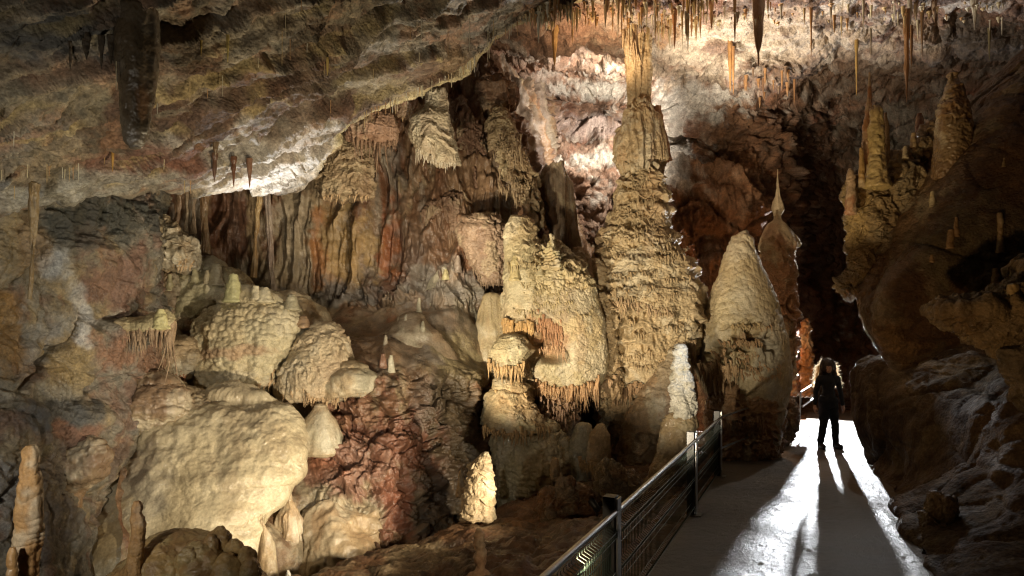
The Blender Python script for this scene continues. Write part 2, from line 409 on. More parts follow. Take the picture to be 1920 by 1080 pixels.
def farw_col(P, A, D):
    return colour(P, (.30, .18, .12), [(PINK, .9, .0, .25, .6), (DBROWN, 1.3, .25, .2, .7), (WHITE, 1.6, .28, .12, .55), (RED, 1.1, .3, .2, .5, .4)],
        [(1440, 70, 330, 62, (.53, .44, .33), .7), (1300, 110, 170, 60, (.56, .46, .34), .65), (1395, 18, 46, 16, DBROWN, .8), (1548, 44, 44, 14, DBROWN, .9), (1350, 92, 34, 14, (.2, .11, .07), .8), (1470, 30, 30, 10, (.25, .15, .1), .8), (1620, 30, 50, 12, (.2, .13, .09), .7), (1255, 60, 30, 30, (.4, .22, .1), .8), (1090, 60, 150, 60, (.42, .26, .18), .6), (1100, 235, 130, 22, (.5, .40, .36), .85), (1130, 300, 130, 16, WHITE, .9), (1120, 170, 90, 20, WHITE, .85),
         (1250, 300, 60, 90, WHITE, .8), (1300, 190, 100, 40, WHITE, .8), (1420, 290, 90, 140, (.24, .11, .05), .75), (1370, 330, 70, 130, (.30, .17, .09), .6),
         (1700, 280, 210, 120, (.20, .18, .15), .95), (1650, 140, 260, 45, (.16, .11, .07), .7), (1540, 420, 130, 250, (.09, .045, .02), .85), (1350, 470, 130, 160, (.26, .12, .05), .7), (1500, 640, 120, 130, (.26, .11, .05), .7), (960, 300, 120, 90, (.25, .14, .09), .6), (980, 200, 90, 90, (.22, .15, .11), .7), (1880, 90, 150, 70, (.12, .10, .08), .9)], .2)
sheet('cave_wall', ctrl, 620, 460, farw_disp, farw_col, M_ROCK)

# ---- curtained wall, flowstone slope and clay bank left of the centre
xs = [215, 300, 400, 480, 560, 640, 720, 800, 870, 930, 1000, 1090, 1180]
tab = [(60, [13, 13.4, 13.6, 13.8, 13.8, 13.8, 13.8, 13.8, 14, 14.8, 16.5, 19, 20]),
       (200, [12.6, 12.8, 13.4, 13.5, 13.4, 13.2, 13.2, 13.2, 13.4, 14, 15.5, 19, 20]),
       (330, [11.4, 12.2, 13.0, 13.1, 13.1, 13.0, 12.9, 12.8, 12.8, 12.9, 13.6, 18.5, 20]),
       (430, [10.9, 11.8, 12.7, 12.9, 12.9, 12.8, 12.6, 12.5, 12.5, 12.7, 13.0, 17, 19]),
       (530, [10.5, 11.4, 12.4, 12.6, 12.8, 12.7, 12.4, 12.1, 12.1, 12.5, 12.8, 14, 15.5]),
       (575, [10.3, 11.2, 12, 12.2, 12.5, 12.4, 12.0, 11.7, 11.9, 12.5, 12.8, 13.8, 15]),
       (620, [10, 11, 11.4, 11.6, 11.8, 11.4, 11.3, 11.2, 11.6, 12.3, 12.8, 13.6, 14.5]),
       (690, [9.6, 10.2, 10.7, 10.8, 10.8, 10.5, 10.4, 10.6, 11.1, 12, 12.6, 13.4, 14]),
       (740, [9.2, 9.8, 10.3, 10.4, 10.5, 10.2, 10.0, 10.5, 10.7, 12, 12.4, 13.2, 14]),
       (800, [8.9, 9.4, 9.8, 9.9, 10.0, 9.9, 9.9, 10.3, 10.8, 12, 12.2, 13, 13.8]),
       (880, [8.5, 9.0, 9.3, 9.4, 9.5, 9.5, 9.5, 9.9, 10.6, 11.4, 11.9, 12.6, 13.4]),
       (960, [8.0, 8.5, 8.8, 8.9, 9.1, 9.1, 9.2, 9.6, 10.2, 11, 11.5, 12, 13]),
       (1060, [7.6, 8.0, 8.2, 8.4, 8.6, 8.7, 8.8, 9.3, 10, 10.6, 11, 11.6, 12.4]),
       (1250, [7.0, 7.4, 7.6, 7.8, 8.0, 8.2, 8.5, 9, 9.6, 10.2, 10.6, 11, 12])]
ctrl = [[(x, y, d) for x, d in zip(xs, ds)] for y, ds in tab]
def mid_disp(G, N, A):
    X, Y = A[..., 0], A[..., 1]
    cur = sst(590, 560, Y)
    slope = sst(560, 600, Y)*sst(760, 700, Y-.0*X)
    clay = sst(680, 740, Y)*sst(560, 640, X)
    rib = d_rib(G, 2.2, .30, 2, .05)+d_rib(G, 6.5, .07, 6, .06)+.035*fbm(G, 5, 4)+d_shelf(G, .5, .06, .03, 9, 4)*sst(600, 700, X)
    blob = d_smooth(G, .9, .22, 4)+.35*d_mound(G, 1.3, .22, 4)+.01*fbm(G, 6, 3)
    cl = d_rock(G, 1.4, .26, 21)+.12*ridged(G, 3.5, 5, .6)
    lf = sst(700, 760, Y)*sst(600, 540, X)
    return rib*cur+blob*(1-cur)*(1-clay)*.9+cl*clay+lf*.05*fbm(G, 3, 3)
def mid_col(P, A, D):
    C = colour(P, (.30, .19, .11), [((.36, .30, .19), 1.0, .1, .2, .6, .12), ((.17, .07, .035), 1.3, .18, .15, .75, .08), (GREY, 1.5, .3, .15, .5, .1), (DBROWN, 2.5, .3, .15, .5, .1)],
        [(650, 470, 60, 100, (.36, .24, .10), .8), (540, 440, 50, 120, (.38, .31, .21), .8), (600, 480, 20, 90, (.38, .16, .06), .7), (730, 470, 30, 100, (.28, .09, .03), .8), (770, 480, 40, 90, (.13, .09, .07), .8), (430, 420, 55, 90, (.22, .10, .06), .7),
         (475, 400, 14, 90, (.46, .33, .18), .8), (820, 430, 60, 70, (.25, .16, .10), .6), (640, 555, 90, 22, (.10, .10, .09), .8), (720, 540, 160, 26, (.10, .08, .07), .7),
         (840, 540, 80, 60, (.22, .20, .17), .8), (900, 590, 60, 60, (.16, .14, .10), .8), (760, 620, 130, 70, (.27, .20, .14), .9), (820, 650, 50, 60, (.33, .29, .24), .8), (700, 650, 60, 40, (.34, .22, .13), .8), (870, 680, 60, 60, (.42, .35, .20), .9),
         (740, 830, 110, 110, (.21, .092, .056), .95), (620, 760, 90, 40, (.30, .15, .09), .8), (810, 760, 50, 60, (.27, .21, .17), .7), (640, 880, 90, 60, (.30, .17, .12), .9), (610, 860, 40, 30, (.38, .16, .09), .7), (790, 960, 40, 60, (.22, .19, .13), .7), (620, 990, 110, 90, (.42, .36, .25), .9), (740, 960, 40, 60, (.26, .1, .06), .8),
         (860, 770, 60, 120, (.12, .09, .05), .8), (830, 900, 60, 80, (.09, .06, .04), .8)], .15)  # last dark patch paints in the shadow cast by the cream cone stalagmite
    return C
sheet('cave_wall', ctrl, 560, 640, mid_disp, mid_col, M_DRAPE)

# ---- grey limestone wall at far left
xs = [-900, -500, -250, -60, 40, 120, 200, 262, 300, 318]
tab = [(250, [4.6, 5.2, 5.8, 6.6, 7.2, 7.8, 8.4, 9.2, 10.2, 11.6]),
       (370, [4.4, 5.0, 5.6, 6.4, 6.9, 7.4, 7.9, 8.6, 9.6, 11.2]),
       (470, [4.3, 4.9, 5.5, 6.3, 6.8, 7.3, 7.8, 8.5, 9.4, 10.6]),
       (560, [4.3, 4.9, 5.5, 6.4, 6.9, 7.4, 7.9, 8.6, 9.4, 10.4]),
       (640, [4.3, 4.9, 5.5, 6.4, 6.9, 7.5, 8.0, 8.6, 9.4, 10.2]),
       (720, [4.3, 4.9, 5.5, 6.4, 6.9, 7.5, 8.2, 8.8, 9.5, 10.2]),
       (800, [4.2, 4.8, 5.4, 6.2, 6.7, 7.4, 8.2, 8.9, 9.5, 10]),
       (900, [4.1, 4.7, 5.3, 6.1, 6.7, 7.4, 8.2, 8.9, 9.5, 10]),
       (1000, [4.0, 4.6, 5.2, 6.0, 6.5, 7.2, 8.0, 8.8, 9.4, 10]),
       (1300, [3.6, 4.0, 4.6, 5.4, 6.0, 6.8, 7.6, 8.6, 9.4, 10])]
ctrl = [[(x, y, d) for x, d in zip(xs, ds)] for y, ds in tab]
def left_disp(G, N, A):
    X, Y = A[..., 0], A[..., 1]
    r = d_rock(G, .7, .2, 41)+.03*ridged(G, 6, 4)
    lay = .07*(ridged(G, (3, 3, 12), 3, off=4)-.5)*sst(520, 440, Y)
    ribs = d_rib(G, 6, .1, 9, .08)*sst(160, 200, X)*sst(590, 620, Y)*sst(740, 700, Y)
    low = d_mound(G, 2., .2, 5)*sst(740, 780, Y)
    # the open crack running up to the right
    cy = np.interp(X, [30, 70, 130, 148, 185, 240, 300], [740, 690, 650, 590, 603, 596, 575])
    cr_ = -.25*np.exp(-((Y-cy-14*fbm(G, 3, 3))/9)**2)*sst(20, 60, X)*sst(310, 280, X)
    return r+lay+ribs+low+cr_
def left_col(P, A, D):
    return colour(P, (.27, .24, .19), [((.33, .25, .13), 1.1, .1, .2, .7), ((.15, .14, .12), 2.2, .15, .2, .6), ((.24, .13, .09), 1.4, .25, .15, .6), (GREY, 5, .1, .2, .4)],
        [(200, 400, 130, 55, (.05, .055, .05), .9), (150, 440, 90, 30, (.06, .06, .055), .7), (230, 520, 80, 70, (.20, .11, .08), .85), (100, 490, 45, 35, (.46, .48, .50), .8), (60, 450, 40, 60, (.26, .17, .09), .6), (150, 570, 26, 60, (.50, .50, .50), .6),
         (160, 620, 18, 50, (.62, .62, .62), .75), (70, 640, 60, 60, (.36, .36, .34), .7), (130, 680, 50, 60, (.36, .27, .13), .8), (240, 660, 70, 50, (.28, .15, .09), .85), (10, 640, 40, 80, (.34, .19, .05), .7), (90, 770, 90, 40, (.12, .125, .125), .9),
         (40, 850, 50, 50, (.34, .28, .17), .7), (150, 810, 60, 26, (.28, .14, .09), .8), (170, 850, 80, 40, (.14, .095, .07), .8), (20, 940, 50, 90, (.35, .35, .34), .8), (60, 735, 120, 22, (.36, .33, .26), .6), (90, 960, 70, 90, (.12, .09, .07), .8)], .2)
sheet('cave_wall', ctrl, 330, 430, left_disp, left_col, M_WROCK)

# ---- ground: clay and rubble slope left of the railing, level behind it
gx = np.linspace(-10, 12, 520); gy = np.linspace(.6, 24, 560)
GX, GY = np.meshgrid(gx, gy)
fx = .74+.443*(GY-5)
dist = np.clip(fx-GX-.05, 0, 20)
P0 = np.stack([GX, GY, 0*GX], -1)
z = -.03-.11*dist
edge = np.interp(GX, [-8, -3.2, -1.64, -.9, -.23, .5, 1.3, 6, 12], [5.4, 6.3, 8.0, 8.7, 9.6, 10.6, 11.4, 26, 26])
z = z-1.5*sst(0, .8, GY-edge)
rel = sst(.0, .7, dist)
z = z+rel*(d_rock(P0, .7, .3, 61)*.35+.10*ridged(P0, (1.6, 4.8, 1), 5, .62, off=3)+.025*ridged(P0, 9, 4, .6)+.08*fbm(P0, 1.2, 3))
z = np.where(dist <= .3, np.minimum(z, -.02), z)
lft = np.where(GY < 11.2, .74+.443*(GY-5)-.07, np.interp(GY, [11.2, 11.5, 12.1, 13.7, 17, 19], [3.42, 3.35, 4.2, 5.2, 7.3, 8.2]))
rd = GX-lft-np.interp(GY, [.6, 9, 11.5, 14, 17, 19], [2.6, 2.65, 2.8, 2.6, 2.4, 2.4])
z = z+sst(-.05, .5, rd)*(.0+.05*ridged(P0, 4, 4))
P = np.stack([GX, GY, z], -1)
Cg = colour(P.reshape(-1, 3), (.20, .105, .05), [((.27, .16, .08), 1.2, .15, .2, .6), ((.13, .055, .03), 1.6, .1, .2, .6), ((.26, .2, .12), 3, .25, .15, .5), (DBROWN, 4, .2, .15, .5)], [(780, 1040, 70, 40, (.36, .28, .16), .6), (1010, 950, 60, 30, (.34, .17, .07), .6)], .25)
link('ground', P.reshape(-1, 3), gridq(560, 520), Cg, M_CLAY)['kind'] = 'structure'

# ---- the wet concrete path
m, nt, B = newmat('wet_concrete')
g = nt.nodes.new('ShaderNodeNewGeometry')
n = nt.nodes.new('ShaderNodeTexNoise'); n.inputs['Scale'].default_value = 42; n.inputs['Detail'].default_value = 5; n.inputs['Roughness'].default_value = .7; nt.links.new(g.outputs['Position'], n.inputs['Vector'])
n2 = nt.nodes.new('ShaderNodeTexNoise'); n2.inputs['Scale'].default_value = 1.4; n2.inputs['Detail'].default_value = 5; nt.links.new(g.outputs['Position'], n2.inputs['Vector'])
r = nt.nodes.new('ShaderNodeValToRGB'); r.color_ramp.elements[0].color = (.07, .06, .048, 1); r.color_ramp.elements[1].color = (.17, .15, .125, 1)
r.color_ramp.elements[0].position = .3; r.color_ramp.elements[1].position = .7
nt.links.new(n2.outputs['Fac'], r.inputs['Fac']); nt.links.new(r.outputs[0], B.inputs['Base Color'])
mr = nt.nodes.new('ShaderNodeMapRange'); mr.inputs['From Min'].default_value = .35; mr.inputs['From Max'].default_value = .65; mr.inputs['To Min'].default_value = .34; mr.inputs['To Max'].default_value = .54
nt.links.new(n2.outputs['Fac'], mr.inputs['Value']); nt.links.new(mr.outputs[0], B.inputs['Roughness'])
bp = nt.nodes.new('ShaderNodeBump'); bp.inputs['Strength'].default_value = .9; bp.inputs['Distance'].default_value = .03
nt.links.new(n.outputs['Fac'], bp.inputs['Height']); nt.links.new(bp.outputs[0], B.inputs['Normal'])
B.inputs['Specular IOR Level'].default_value = .6
M_PATH = m
py_ = np.concatenate([np.linspace(.6, 11.4, 330), np.linspace(11.45, 19, 120)])
le = np.where(py_ < 11.2, .74+.443*(py_-5)-.07, np.interp(py_, [11.2, 11.5, 12.1, 13.7, 17, 19], [3.42, 3.35, 4.2, 5.2, 7.3, 8.2]))
re = le+np.interp(py_, [.6, 6, 9, 11.5, 14, 17, 19], [2.6, 2.62, 2.65, 2.8, 2.6, 2.4, 2.4])+.08*fbm(np.stack([0*py_, py_, 0*py_], -1), 1.3, 4)
u = np.linspace(0, 1, 150)
PX = le[:, None]*(1-u)+re[:, None]*u; PY = py_[:, None]+0*PX
PP = np.stack([PX, PY, 0*PX], -1)
PZ = .010*fbm(PP, 2.2, 4)+.006*fbm(PP, 14, 3)
PP[..., 2] = PZ-.06*(u < .001)
link('path', PP.reshape(-1, 3), gridq(len(py_), 150), None, M_PATH)['kind'] = 'structure'
#PART3
# ================================================================== FLOWSTONE FORMATIONS
def fcol(base=CREAM, seed=0., stain=.35, dark=TAN, paints=()):
    def f(P):
        return colour(P+seed, base, [(dark, 1.1, .05, .25, .6), (PALE, 1.8, .25, .2, .5), ((.40, .22, .10), 1.4, .35, .15, stain, .3)]) if not len(paints) else \
            colour(P, base, [(dark, 1.1, .05, .25, .6), (PALE, 1.8, .25, .2, .5), ((.40, .22, .10), 1.4, .35, .15, stain, .3)], paints)
    return f
def shelf(**k): return lambda G, N: d_shelf(G, **k)
def single(name, label, cat_, mat, parts, group=None):
    V, Q, C = cat(parts)
    return tag(link(name, V, Q, C, mat), label, cat_, group)
def register(g): zadd(g[0]); return g

# ---- the great column
t = empty('stone_column', W(1205, 860, 13), 'tall tiered cream stone column joining floor and ceiling in the middle', 'column')
cc = fcol((.50, .37, .21), 1, .5, (.42, .28, .14))
g = tube_geo([(20, 1166, 1226), (60, 1170, 1220), (80, 1175, 1220), (190, 1177, 1221), (215, 1178, 1222)], 13.1, .9, 150, 240, lambda G, N: d_rib(G, 7, .09, 3, .05)+.02*fbm(G, 4, 3)+.012*noise(G, 22), cc, 1, .06)
link('upper_shaft', *g, M_FLOW, t)
g = tube_geo([(190, 1184, 1214), (208, 1174, 1226), (236, 1163, 1237), (262, 1157, 1243), (300, 1157, 1247), (312, 1162, 1241), (345, 1170, 1234)], 12.95, .9, 200, 260, lambda G, N: d_shelf(G, .2, .05, .03, 12, 4)+d_rib(G, 8, .10, 6, .03), cc, 2, .06)
link('middle_shaft', *g, M_FLOW, t)
g = register(tube_geo([(316, 1182, 1226), (324, 1170, 1236), (338, 1158, 1244), (360, 1151, 1247), (392, 1149, 1247), (398, 1141, 1252), (432, 1138, 1255), (440, 1126, 1263), (484, 1114, 1280), (492, 1100, 1294), (540, 1092, 1306), (548, 1086, 1314), (610, 1092, 1320), (660, 1100, 1306), (720, 1110, 1284), (800, 1122, 1260), (900, 1135, 1240)],
    12.9, .85, 420, 620, lambda G, N: d_shelf(G, .28, .14, .06, 11, 1, .5)+d_shelf(G, .13, .025, .02, 20, 9, .6)+.06*fbm(G, 1.3, 3)+.012*fbm(G, 14, 3), fcol((.54, .42, .25), 1, .3, (.45, .33, .18)), 3, .09, soft=90))
r1 = rim([1240, 1262, 1285, 1305], [690, 672, 655, 645], 78, None, .5, .03, (.42, .29, .16), 1, 6)
r2 = rim([1110, 1140, 1180, 1225, 1250], [712, 722, 735, 728, 712], 136, None, .38, .026, (.44, .28, .15), 2, 7)
r3 = rim([1150, 1180, 1225, 1262], [565, 572, 580, 590], 68, None, .16, .02, (.48, .34, .2), 3, 5)
V, Q, C = cat([g, r1, r2, r3]+tiers(1125, 1285, 420, 690, 60, .13, .016, (.46, .34, .19), 5)+tiers(1165, 1235, 335, 430, 14, .1, .014, (.46, .34, .19), 6, 26)); link('flared_base', V, Q, C, M_FLOW, t)
g = tube_geo([(300, 1236, 1258), (200, 1225, 1240)][::-1], 13.5, .9, 60, 90, lambda G, N: d_rib(G, 9, .05, 2, .1), (.36, .2, .1), 5)
link('rear_rib', *g, M_FLOW, t)
# ribbons hanging on the shaft's left side
g = rim([1168, 1176, 1184, 1194], [62, 46, 40, 38], 23, 12.55, 1.3, .035, (.46, .33, .2), 4, 4)
link('ribbons', *g, M_FLOW, t)

# ---- the central formation
t = empty('flowstone_formation', W(1010, 930, 11.2), 'large cream flowstone formation with a knobbly tower and drip-fringed apron left of the great column', 'flowstone')
fc = fcol((.56, .47, .28), 3, .25, (.50, .37, .2), [(980, 610, 40, 40, (.5, .27, .11), .7), (1035, 640, 40, 24, (.44, .24, .13), .7), (960, 600, 30, 100, (.62, .56, .38), .6), (1040, 560, 50, 40, (.36, .29, .2), .5), (1000, 760, 60, 50, (.46, .28, .14), .4)])
g = register(tube_geo([(412, 958, 995), (425, 946, 1006), (460, 943, 1010), (500, 942, 1016), (560, 944, 1020), (640, 946, 1020)], 11.5, .9, 180, 230, lambda G, N: d_shelf(G, .12, .07, .02, 15, 5)+.05*fbm(G, 2, 3), fc, 4))
link('tower', *g, M_FLOW, t)
def apron(G, N):
    px, py = proj(G)
    s = sst(560, 520, py)+sst(990, 960, px)*.8+.12
    pocket = -.5*np.exp(-(((px-1000)/20)**2+((py-640)/38)**2)**2)-.42*np.exp(-(((px-1035)/30)**2+((py-668)/12)**2)**2)
    return np.clip(s, 0, 1)*(d_shelf(G, .17, .10, .045, 14, 6)+d_mound(G, 3, .1, 5))+.05*fbm(G, 1.1, 3)+.012*d_popcorn(G, 16, 1, 2)+.006*noise(G, 34)+pocket
g = register(tube_geo([(458, 1008, 1048), (474, 985, 1068), (498, 964, 1088), (525, 952, 1106), (560, 945, 1124), (600, 942, 1136), (650, 946, 1140), (690, 955, 1138), (716, 975, 1128)], 11.8, .72, 460, 420, apron, fc, 5, .07))
r1 = rim([975, 1000, 1040, 1085, 1125], [706, 722, 732, 733, 722], 204, None, .42, .022, (.5, .31, .16), 5, 5)
r2 = rim([942, 960, 985, 1000], [604, 612, 612, 606], 64, None, .42, .026, (.6, .38, .16), 6, 5)
r3 = rim([1012, 1040, 1060], [655, 650, 660], 51, None, .2, .018, (.5, .32, .18), 7, 3)
r4 = rim([1008, 1030, 1055], [606, 612, 622], 74, None, .3, .018, (.46, .25, .13), 8, 9)
V, Q, C = cat([g, r1, r2, r3, r4]+tiers(955, 1100, 490, 600, 34, .10, .014, (.5, .4, .22), 7, 30)); link('apron', V, Q, C, M_FLOW, t)
for i, (rows, lip, n, d) in enumerate([
    ([(636, 932, 985), (655, 916, 1000), (672, 912, 984), (690, 918, 980)], ([914, 940, 965, 984], [678, 694, 694, 684]), 50, 11.0),
    ([(716, 928, 980), (726, 924, 990), (742, 926, 990)], ([926, 950, 988], [742, 748, 744]), 34, 10.95),
    ([(742, 912, 990), (765, 905, 1000), (790, 905, 1020), (806, 908, 1030)], ([906, 930, 960, 1000, 1030], [806, 812, 814, 812, 806]), 70, 10.9)]):
    g = register(tube_geo(rows, d, .9, 200, 120, lambda G, N, i=i: .05*fbm(G, 2.5, 3)+d_shelf(G, .11, .035, .02, 18, 7+i), fc, 9+i, .1, .3, .05))
    V, Q, C = cat([g, rim(lip[0], lip[1], n, None, .24, .02, (.55, .37, .18), 10+i, 4)])
    link('dome', V, Q, C, M_FLOW, t)
g = tube_geo([(684, 934, 990), (760, 932, 1000), (810, 930, 1040)], 11.3, .8, 160, 160, lambda G, N: d_shelf(G, .18, .07, .05, 14, 12), fcol((.5, .36, .2), 6, .5), 21, .1)
link('pillar', *g, M_FLOW, t)
g = register(tube_geo([(806, 940, 1050), (825, 930, 1066), (860, 928, 1078), (910, 930, 1076), (950, 932, 1070)], 11.1, .9, 260, 240, lambda G, N: d_rib(G, 5, .09, 8, .15)+d_popcorn(G, 13, .03, 4)+.02*noise(G, 20), fcol((.58, .50, .32), 7, .15, (.48, .42, .24)), 22, .1))
link('bulging_base', *g, M_WET, t)
g = tube_geo([(735, 1015, 1070), (760, 1008, 1080), (800, 1010, 1080), (830, 1020, 1070)], 11.7, .9, 140, 140, lambda G, N: d_shelf(G, .14, .06, .05, 16, 15)+.05*fbm(G, 2, 3), fcol((.46, .30, .18), 8, .5), 23, .1)
V, Q, C = cat([g, rim([1010, 1040, 1078], [778, 782, 776], 61, 11.1, .2, .018, (.4, .26, .17), 15, 12)]); link('dripping_knob', V, Q, C, M_FLOW, t)

def stal(name, label, rows, d, disp, col, mat=M_FLOW, k=.95, nth=90, nz=180, group=None, seed=1, extra=(), cat_='stalagmite', lump=.08, capt=.5, capb=.1):
    g = register(tube_geo(rows, d, k, nth, nz, disp, col, seed, lump, capt, capb))
    return single(name, label, cat_, mat, [g]+list(extra), group)
def beads(lam=.09, amp=.02, seed=0):
    def f(G, N):
        t_ = G[..., 2]/lam+2.4*noise(G, (3, 3, 4), seed)+.5*noise(G, 9, seed)
        return amp*np.abs(np.sin(math.pi*t_))**.6*(.3+.9*np.clip(noise(G, (4, 4, 4), seed+4)+.4, 0, 1))+.3*amp*noise(G, 24, seed)+amp*1.1*noise(G, (3, 3, 6), seed+7)+amp*.9*noise(G, 14, seed+2)
    return f

stal('stalagmite', 'small stalagmite with a tiered tip standing on the ridge behind the central flowstone', [(442, 1030, 1037), (455, 1027, 1041), (480, 1023, 1045), (500, 1018, 1052)], 11.2, beads(.12, .04, 2), fcol((.52, .46, .25), 2))
stal('knob_cluster', 'cluster of small round knobs beside the great column, between it and the flowstone apron', [(468, 1078, 1094), (485, 1066, 1106), (520, 1062, 1112), (552, 1068, 1106), (566, 1078, 1100)], 12.2, lambda G, N: d_mound(G, 9, .09, 3)+.03*noise(G, 4), fcol((.42, .31, .2), 3, .3), cat_='flowstone', nth=130)
stal('flowstone_mound', 'brown rounded flowstone shoulder below the fringe at the foot of the great column', [(660, 1258, 1285), (700, 1235, 1296), (740, 1205, 1300), (800, 1172, 1296), (850, 1158, 1280), (910, 1150, 1270)], 11.9, lambda G, N: d_mound(G, 2.2, .12, 3)+d_shelf(G, .17, .05, .02, 14, 3), fcol((.36, .28, .18), 5, .4, (.27, .18, .1)), cat_='flowstone', nth=220, nz=220, k=.8)
stal('flowstone_mound', 'tan flowstone bell with a dripping rim left of the broken boulder', [(798, 1118, 1134), (815, 1106, 1143), (840, 1102, 1146), (866, 1100, 1144), (876, 1104, 1138)], 10.6, lambda G, N: d_shelf(G, .12, .04, .03, 18, 9), fcol((.46, .33, .18), 6, .4), cat_='flowstone', nth=150, nz=130,
     extra=[rim([1086, 1100, 1120, 1143], [868, 876, 880, 872], 68, 10.15, .22, .02, (.42, .28, .13), 33, 4)])
stal('flowstone_mound', 'wet greenish flowstone hump behind the tan dripping bell', [(800, 1082, 1108), (830, 1068, 1112), (870, 1058, 1112), (930, 1040, 1100)], 10.9, lambda G, N: d_mound(G, 4, .05, 5), fcol((.40, .37, .26), 7, .2), M_WET, cat_='flowstone', nth=120)
stal('stalagmite', 'small orange-brown nub at the foot of the bulging flowstone base', [(862, 1036, 1046), (880, 1032, 1050), (900, 1034, 1050)], 10.1, beads(.1, .01), fcol((.42, .27, .12), 8), nth=50, nz=60)

stal('flowstone_mound', 'lumpy flowstone shoulder bridging the apron and the great column', [(545, 1104, 1128), (560, 1092, 1142), (590, 1086, 1152), (640, 1090, 1156), (700, 1098, 1160), (740, 1105, 1160)], 12.1, lambda G, N: d_shelf(G, .2, .09, .05, 13, 4)+d_mound(G, 5, .06, 5), fcol((.52, .41, .24), 5, .3), cat_='flowstone', nth=150, nz=220, extra=[rim([1095, 1125, 1155], [712, 722, 715], 50, 11.7, .36, .022, (.45, .3, .17), 37, 6)])
stal('flowstone_mound', 'cream knobbly outcrop at the left edge of the great column, halfway up', [(490, 1108, 1124), (505, 1098, 1136), (530, 1094, 1140), (548, 1098, 1136)], 12.3, lambda G, N: d_mound(G, 6, .09, 8), fcol((.54, .44, .27), 6, .2), cat_='flowstone', nth=110, nz=90)
# ---- the bell and its neighbours
t = empty('bell_stalagmite', W(1395, 860, 12.3), 'huge smooth bell-shaped stalagmite with a hollow toothed notch beside the path', 'stalagmite')
def bell(G, N):
    px, py = proj(G)
    fr = G[..., 1] < 12.3
    reg = np.exp(-(((px-1405)/48)**2+((py-648)/42)**2)**2)+.8*np.exp(-(((px-1345)/30)**2+((py-668)/24)**2)**2)
    pk = -.30*reg*sst(.02, .3, noise(G, (4.2, 4.2, 6.5), 7))-.10*reg*sst(-.1, .3, noise(G, (8, 8, 3), 3))
    lo = -.3*sst(1405, 1370, px+.25*(py-700))*sst(692, 712, py)
    return .05*fbm(G, 1.1, 3)+d_popcorn(G, 11, .022, 3)*1.0+.012*ridged(G, (14, 14, 6), 3)+(pk+lo)*fr+.03*sst(490, 450, py)*fbm(G, 6, 2)
g = register(tube_geo([(436, 1386, 1400), (444, 1379, 1411), (456, 1372, 1415), (500, 1356, 1428), (550, 1336, 1448), (600, 1321, 1464), (640, 1313, 1473), (690, 1309, 1479), (730, 1318, 1476), (775, 1335, 1462)], 12.5, .9, 380, 480, bell,
    fcol((.53, .44, .27), 9, .12, (.44, .34, .18), [(1440, 680, 30, 80, (.36, .34, .27), .7), (1345, 735, 45, 30, (.24, .11, .055), .9), (1400, 635, 24, 16, (.36, .22, .12), .7)]), 31, .04))
parts = [g, rim([1310, 1330, 1355, 1385], [690, 692, 694, 690], 102, None, .36, .03, (.48, .33, .18), 41, 7), rim([1372, 1385, 1400, 1425], [616, 612, 614, 612], 61, None, .17, .02, (.5, .38, .2), 42, 3),
         rim([1385, 1405, 1430], [640, 646, 640], 51, None, .14, .018, (.44, .3, .16), 43, 3)]+tiers(1335, 1455, 612, 715, 22, .13, .014, (.46, .3, .16), 45, 30)
V, Q, C = cat(parts); link('bell', V, Q, C, M_FLOW, t)
g = register(tube_geo([(735, 1340, 1440), (760, 1330, 1455), (790, 1326, 1462), (815, 1328, 1460), (842, 1330, 1455), (866, 1338, 1448)], 12.3, .85, 300, 260, lambda G, N: d_mound(G, 4.5, .14, 7)+d_shelf(G, .16, .05, .03, 14, 5)+.02*noise(G, 12), fcol((.34, .21, .11), 3, .6, (.25, .13, .06)), 32, .08))
V, Q, C = cat([g, rim([1335, 1360, 1400, 1440], [790, 796, 796, 790], 68, None, .16, .02, (.36, .22, .12), 44, 5)]); link('lumpy_foot', V, Q, C, M_FLOW, t)
g = tube_geo([(770, 1440, 1472), (800, 1425, 1462), (830, 1420, 1460), (848, 1425, 1458)], 12.0, .9, 120, 110, lambda G, N: d_mound(G, 4, .08, 9), fcol((.34, .27, .17), 4, .4), 33)
link('side_lobe', *g, M_WET, t)

stal('stalagmite', 'tapering tiered stalagmite with a thin spire half hidden behind the big bell', [(318, 1457, 1459), (340, 1456, 1460), (368, 1454, 1463), (378, 1449, 1469), (392, 1447, 1472), (404, 1450, 1466), (413, 1450, 1466), (420, 1440, 1474), (445, 1428, 1488), (463, 1424, 1493), (472, 1431, 1488), (540, 1440, 1490), (600, 1450, 1488), (700, 1470, 1487)], 14.2,
     lambda G, N: d_shelf(G, .34, .16, .09, 8, 3)*sst(4.4, 3.9, G[..., 2])+.02*fbm(G, 3, 3), lambda P: colour(P, (.46, .36, .22), [((.36, .2, .1), 1, .1, .2, .6)], [(1465, 560, 60, 100, (.34, .17, .08), .9)]), nth=160, nz=420, lump=.16)
t = empty('white_stalagmite', W(1272, 880, 10.3), 'pale lumpy stalagmite beside the railing, its white tip brightly lit', 'stalagmite')
g = register(tube_geo([(652, 1271, 1281), (664, 1266, 1286), (690, 1262, 1291), (720, 1260, 1295), (750, 1258, 1299), (778, 1256, 1302)], 10.3, .9, 150, 220, lambda G, N: d_mound(G, 8, .10, 5)+.05*fbm(G, 6, 3), lambda P: colour(P, (.70, .67, .58), [((.5, .45, .3), 2, .2, .2, .4)]), 35))
link('tip', *g, M_FLOW, t)
g = register(tube_geo([(784, 1252, 1300), (796, 1244, 1305), (820, 1238, 1304), (850, 1234, 1296), (880, 1222, 1290), (910, 1210, 1290)], 10.35, .9, 180, 180, lambda G, N: d_mound(G, 5, .09, 6)+.03*fbm(G, 4, 3), fcol((.50, .42, .27), 5, .3), 36))
link('foot', *g, M_WET, t)
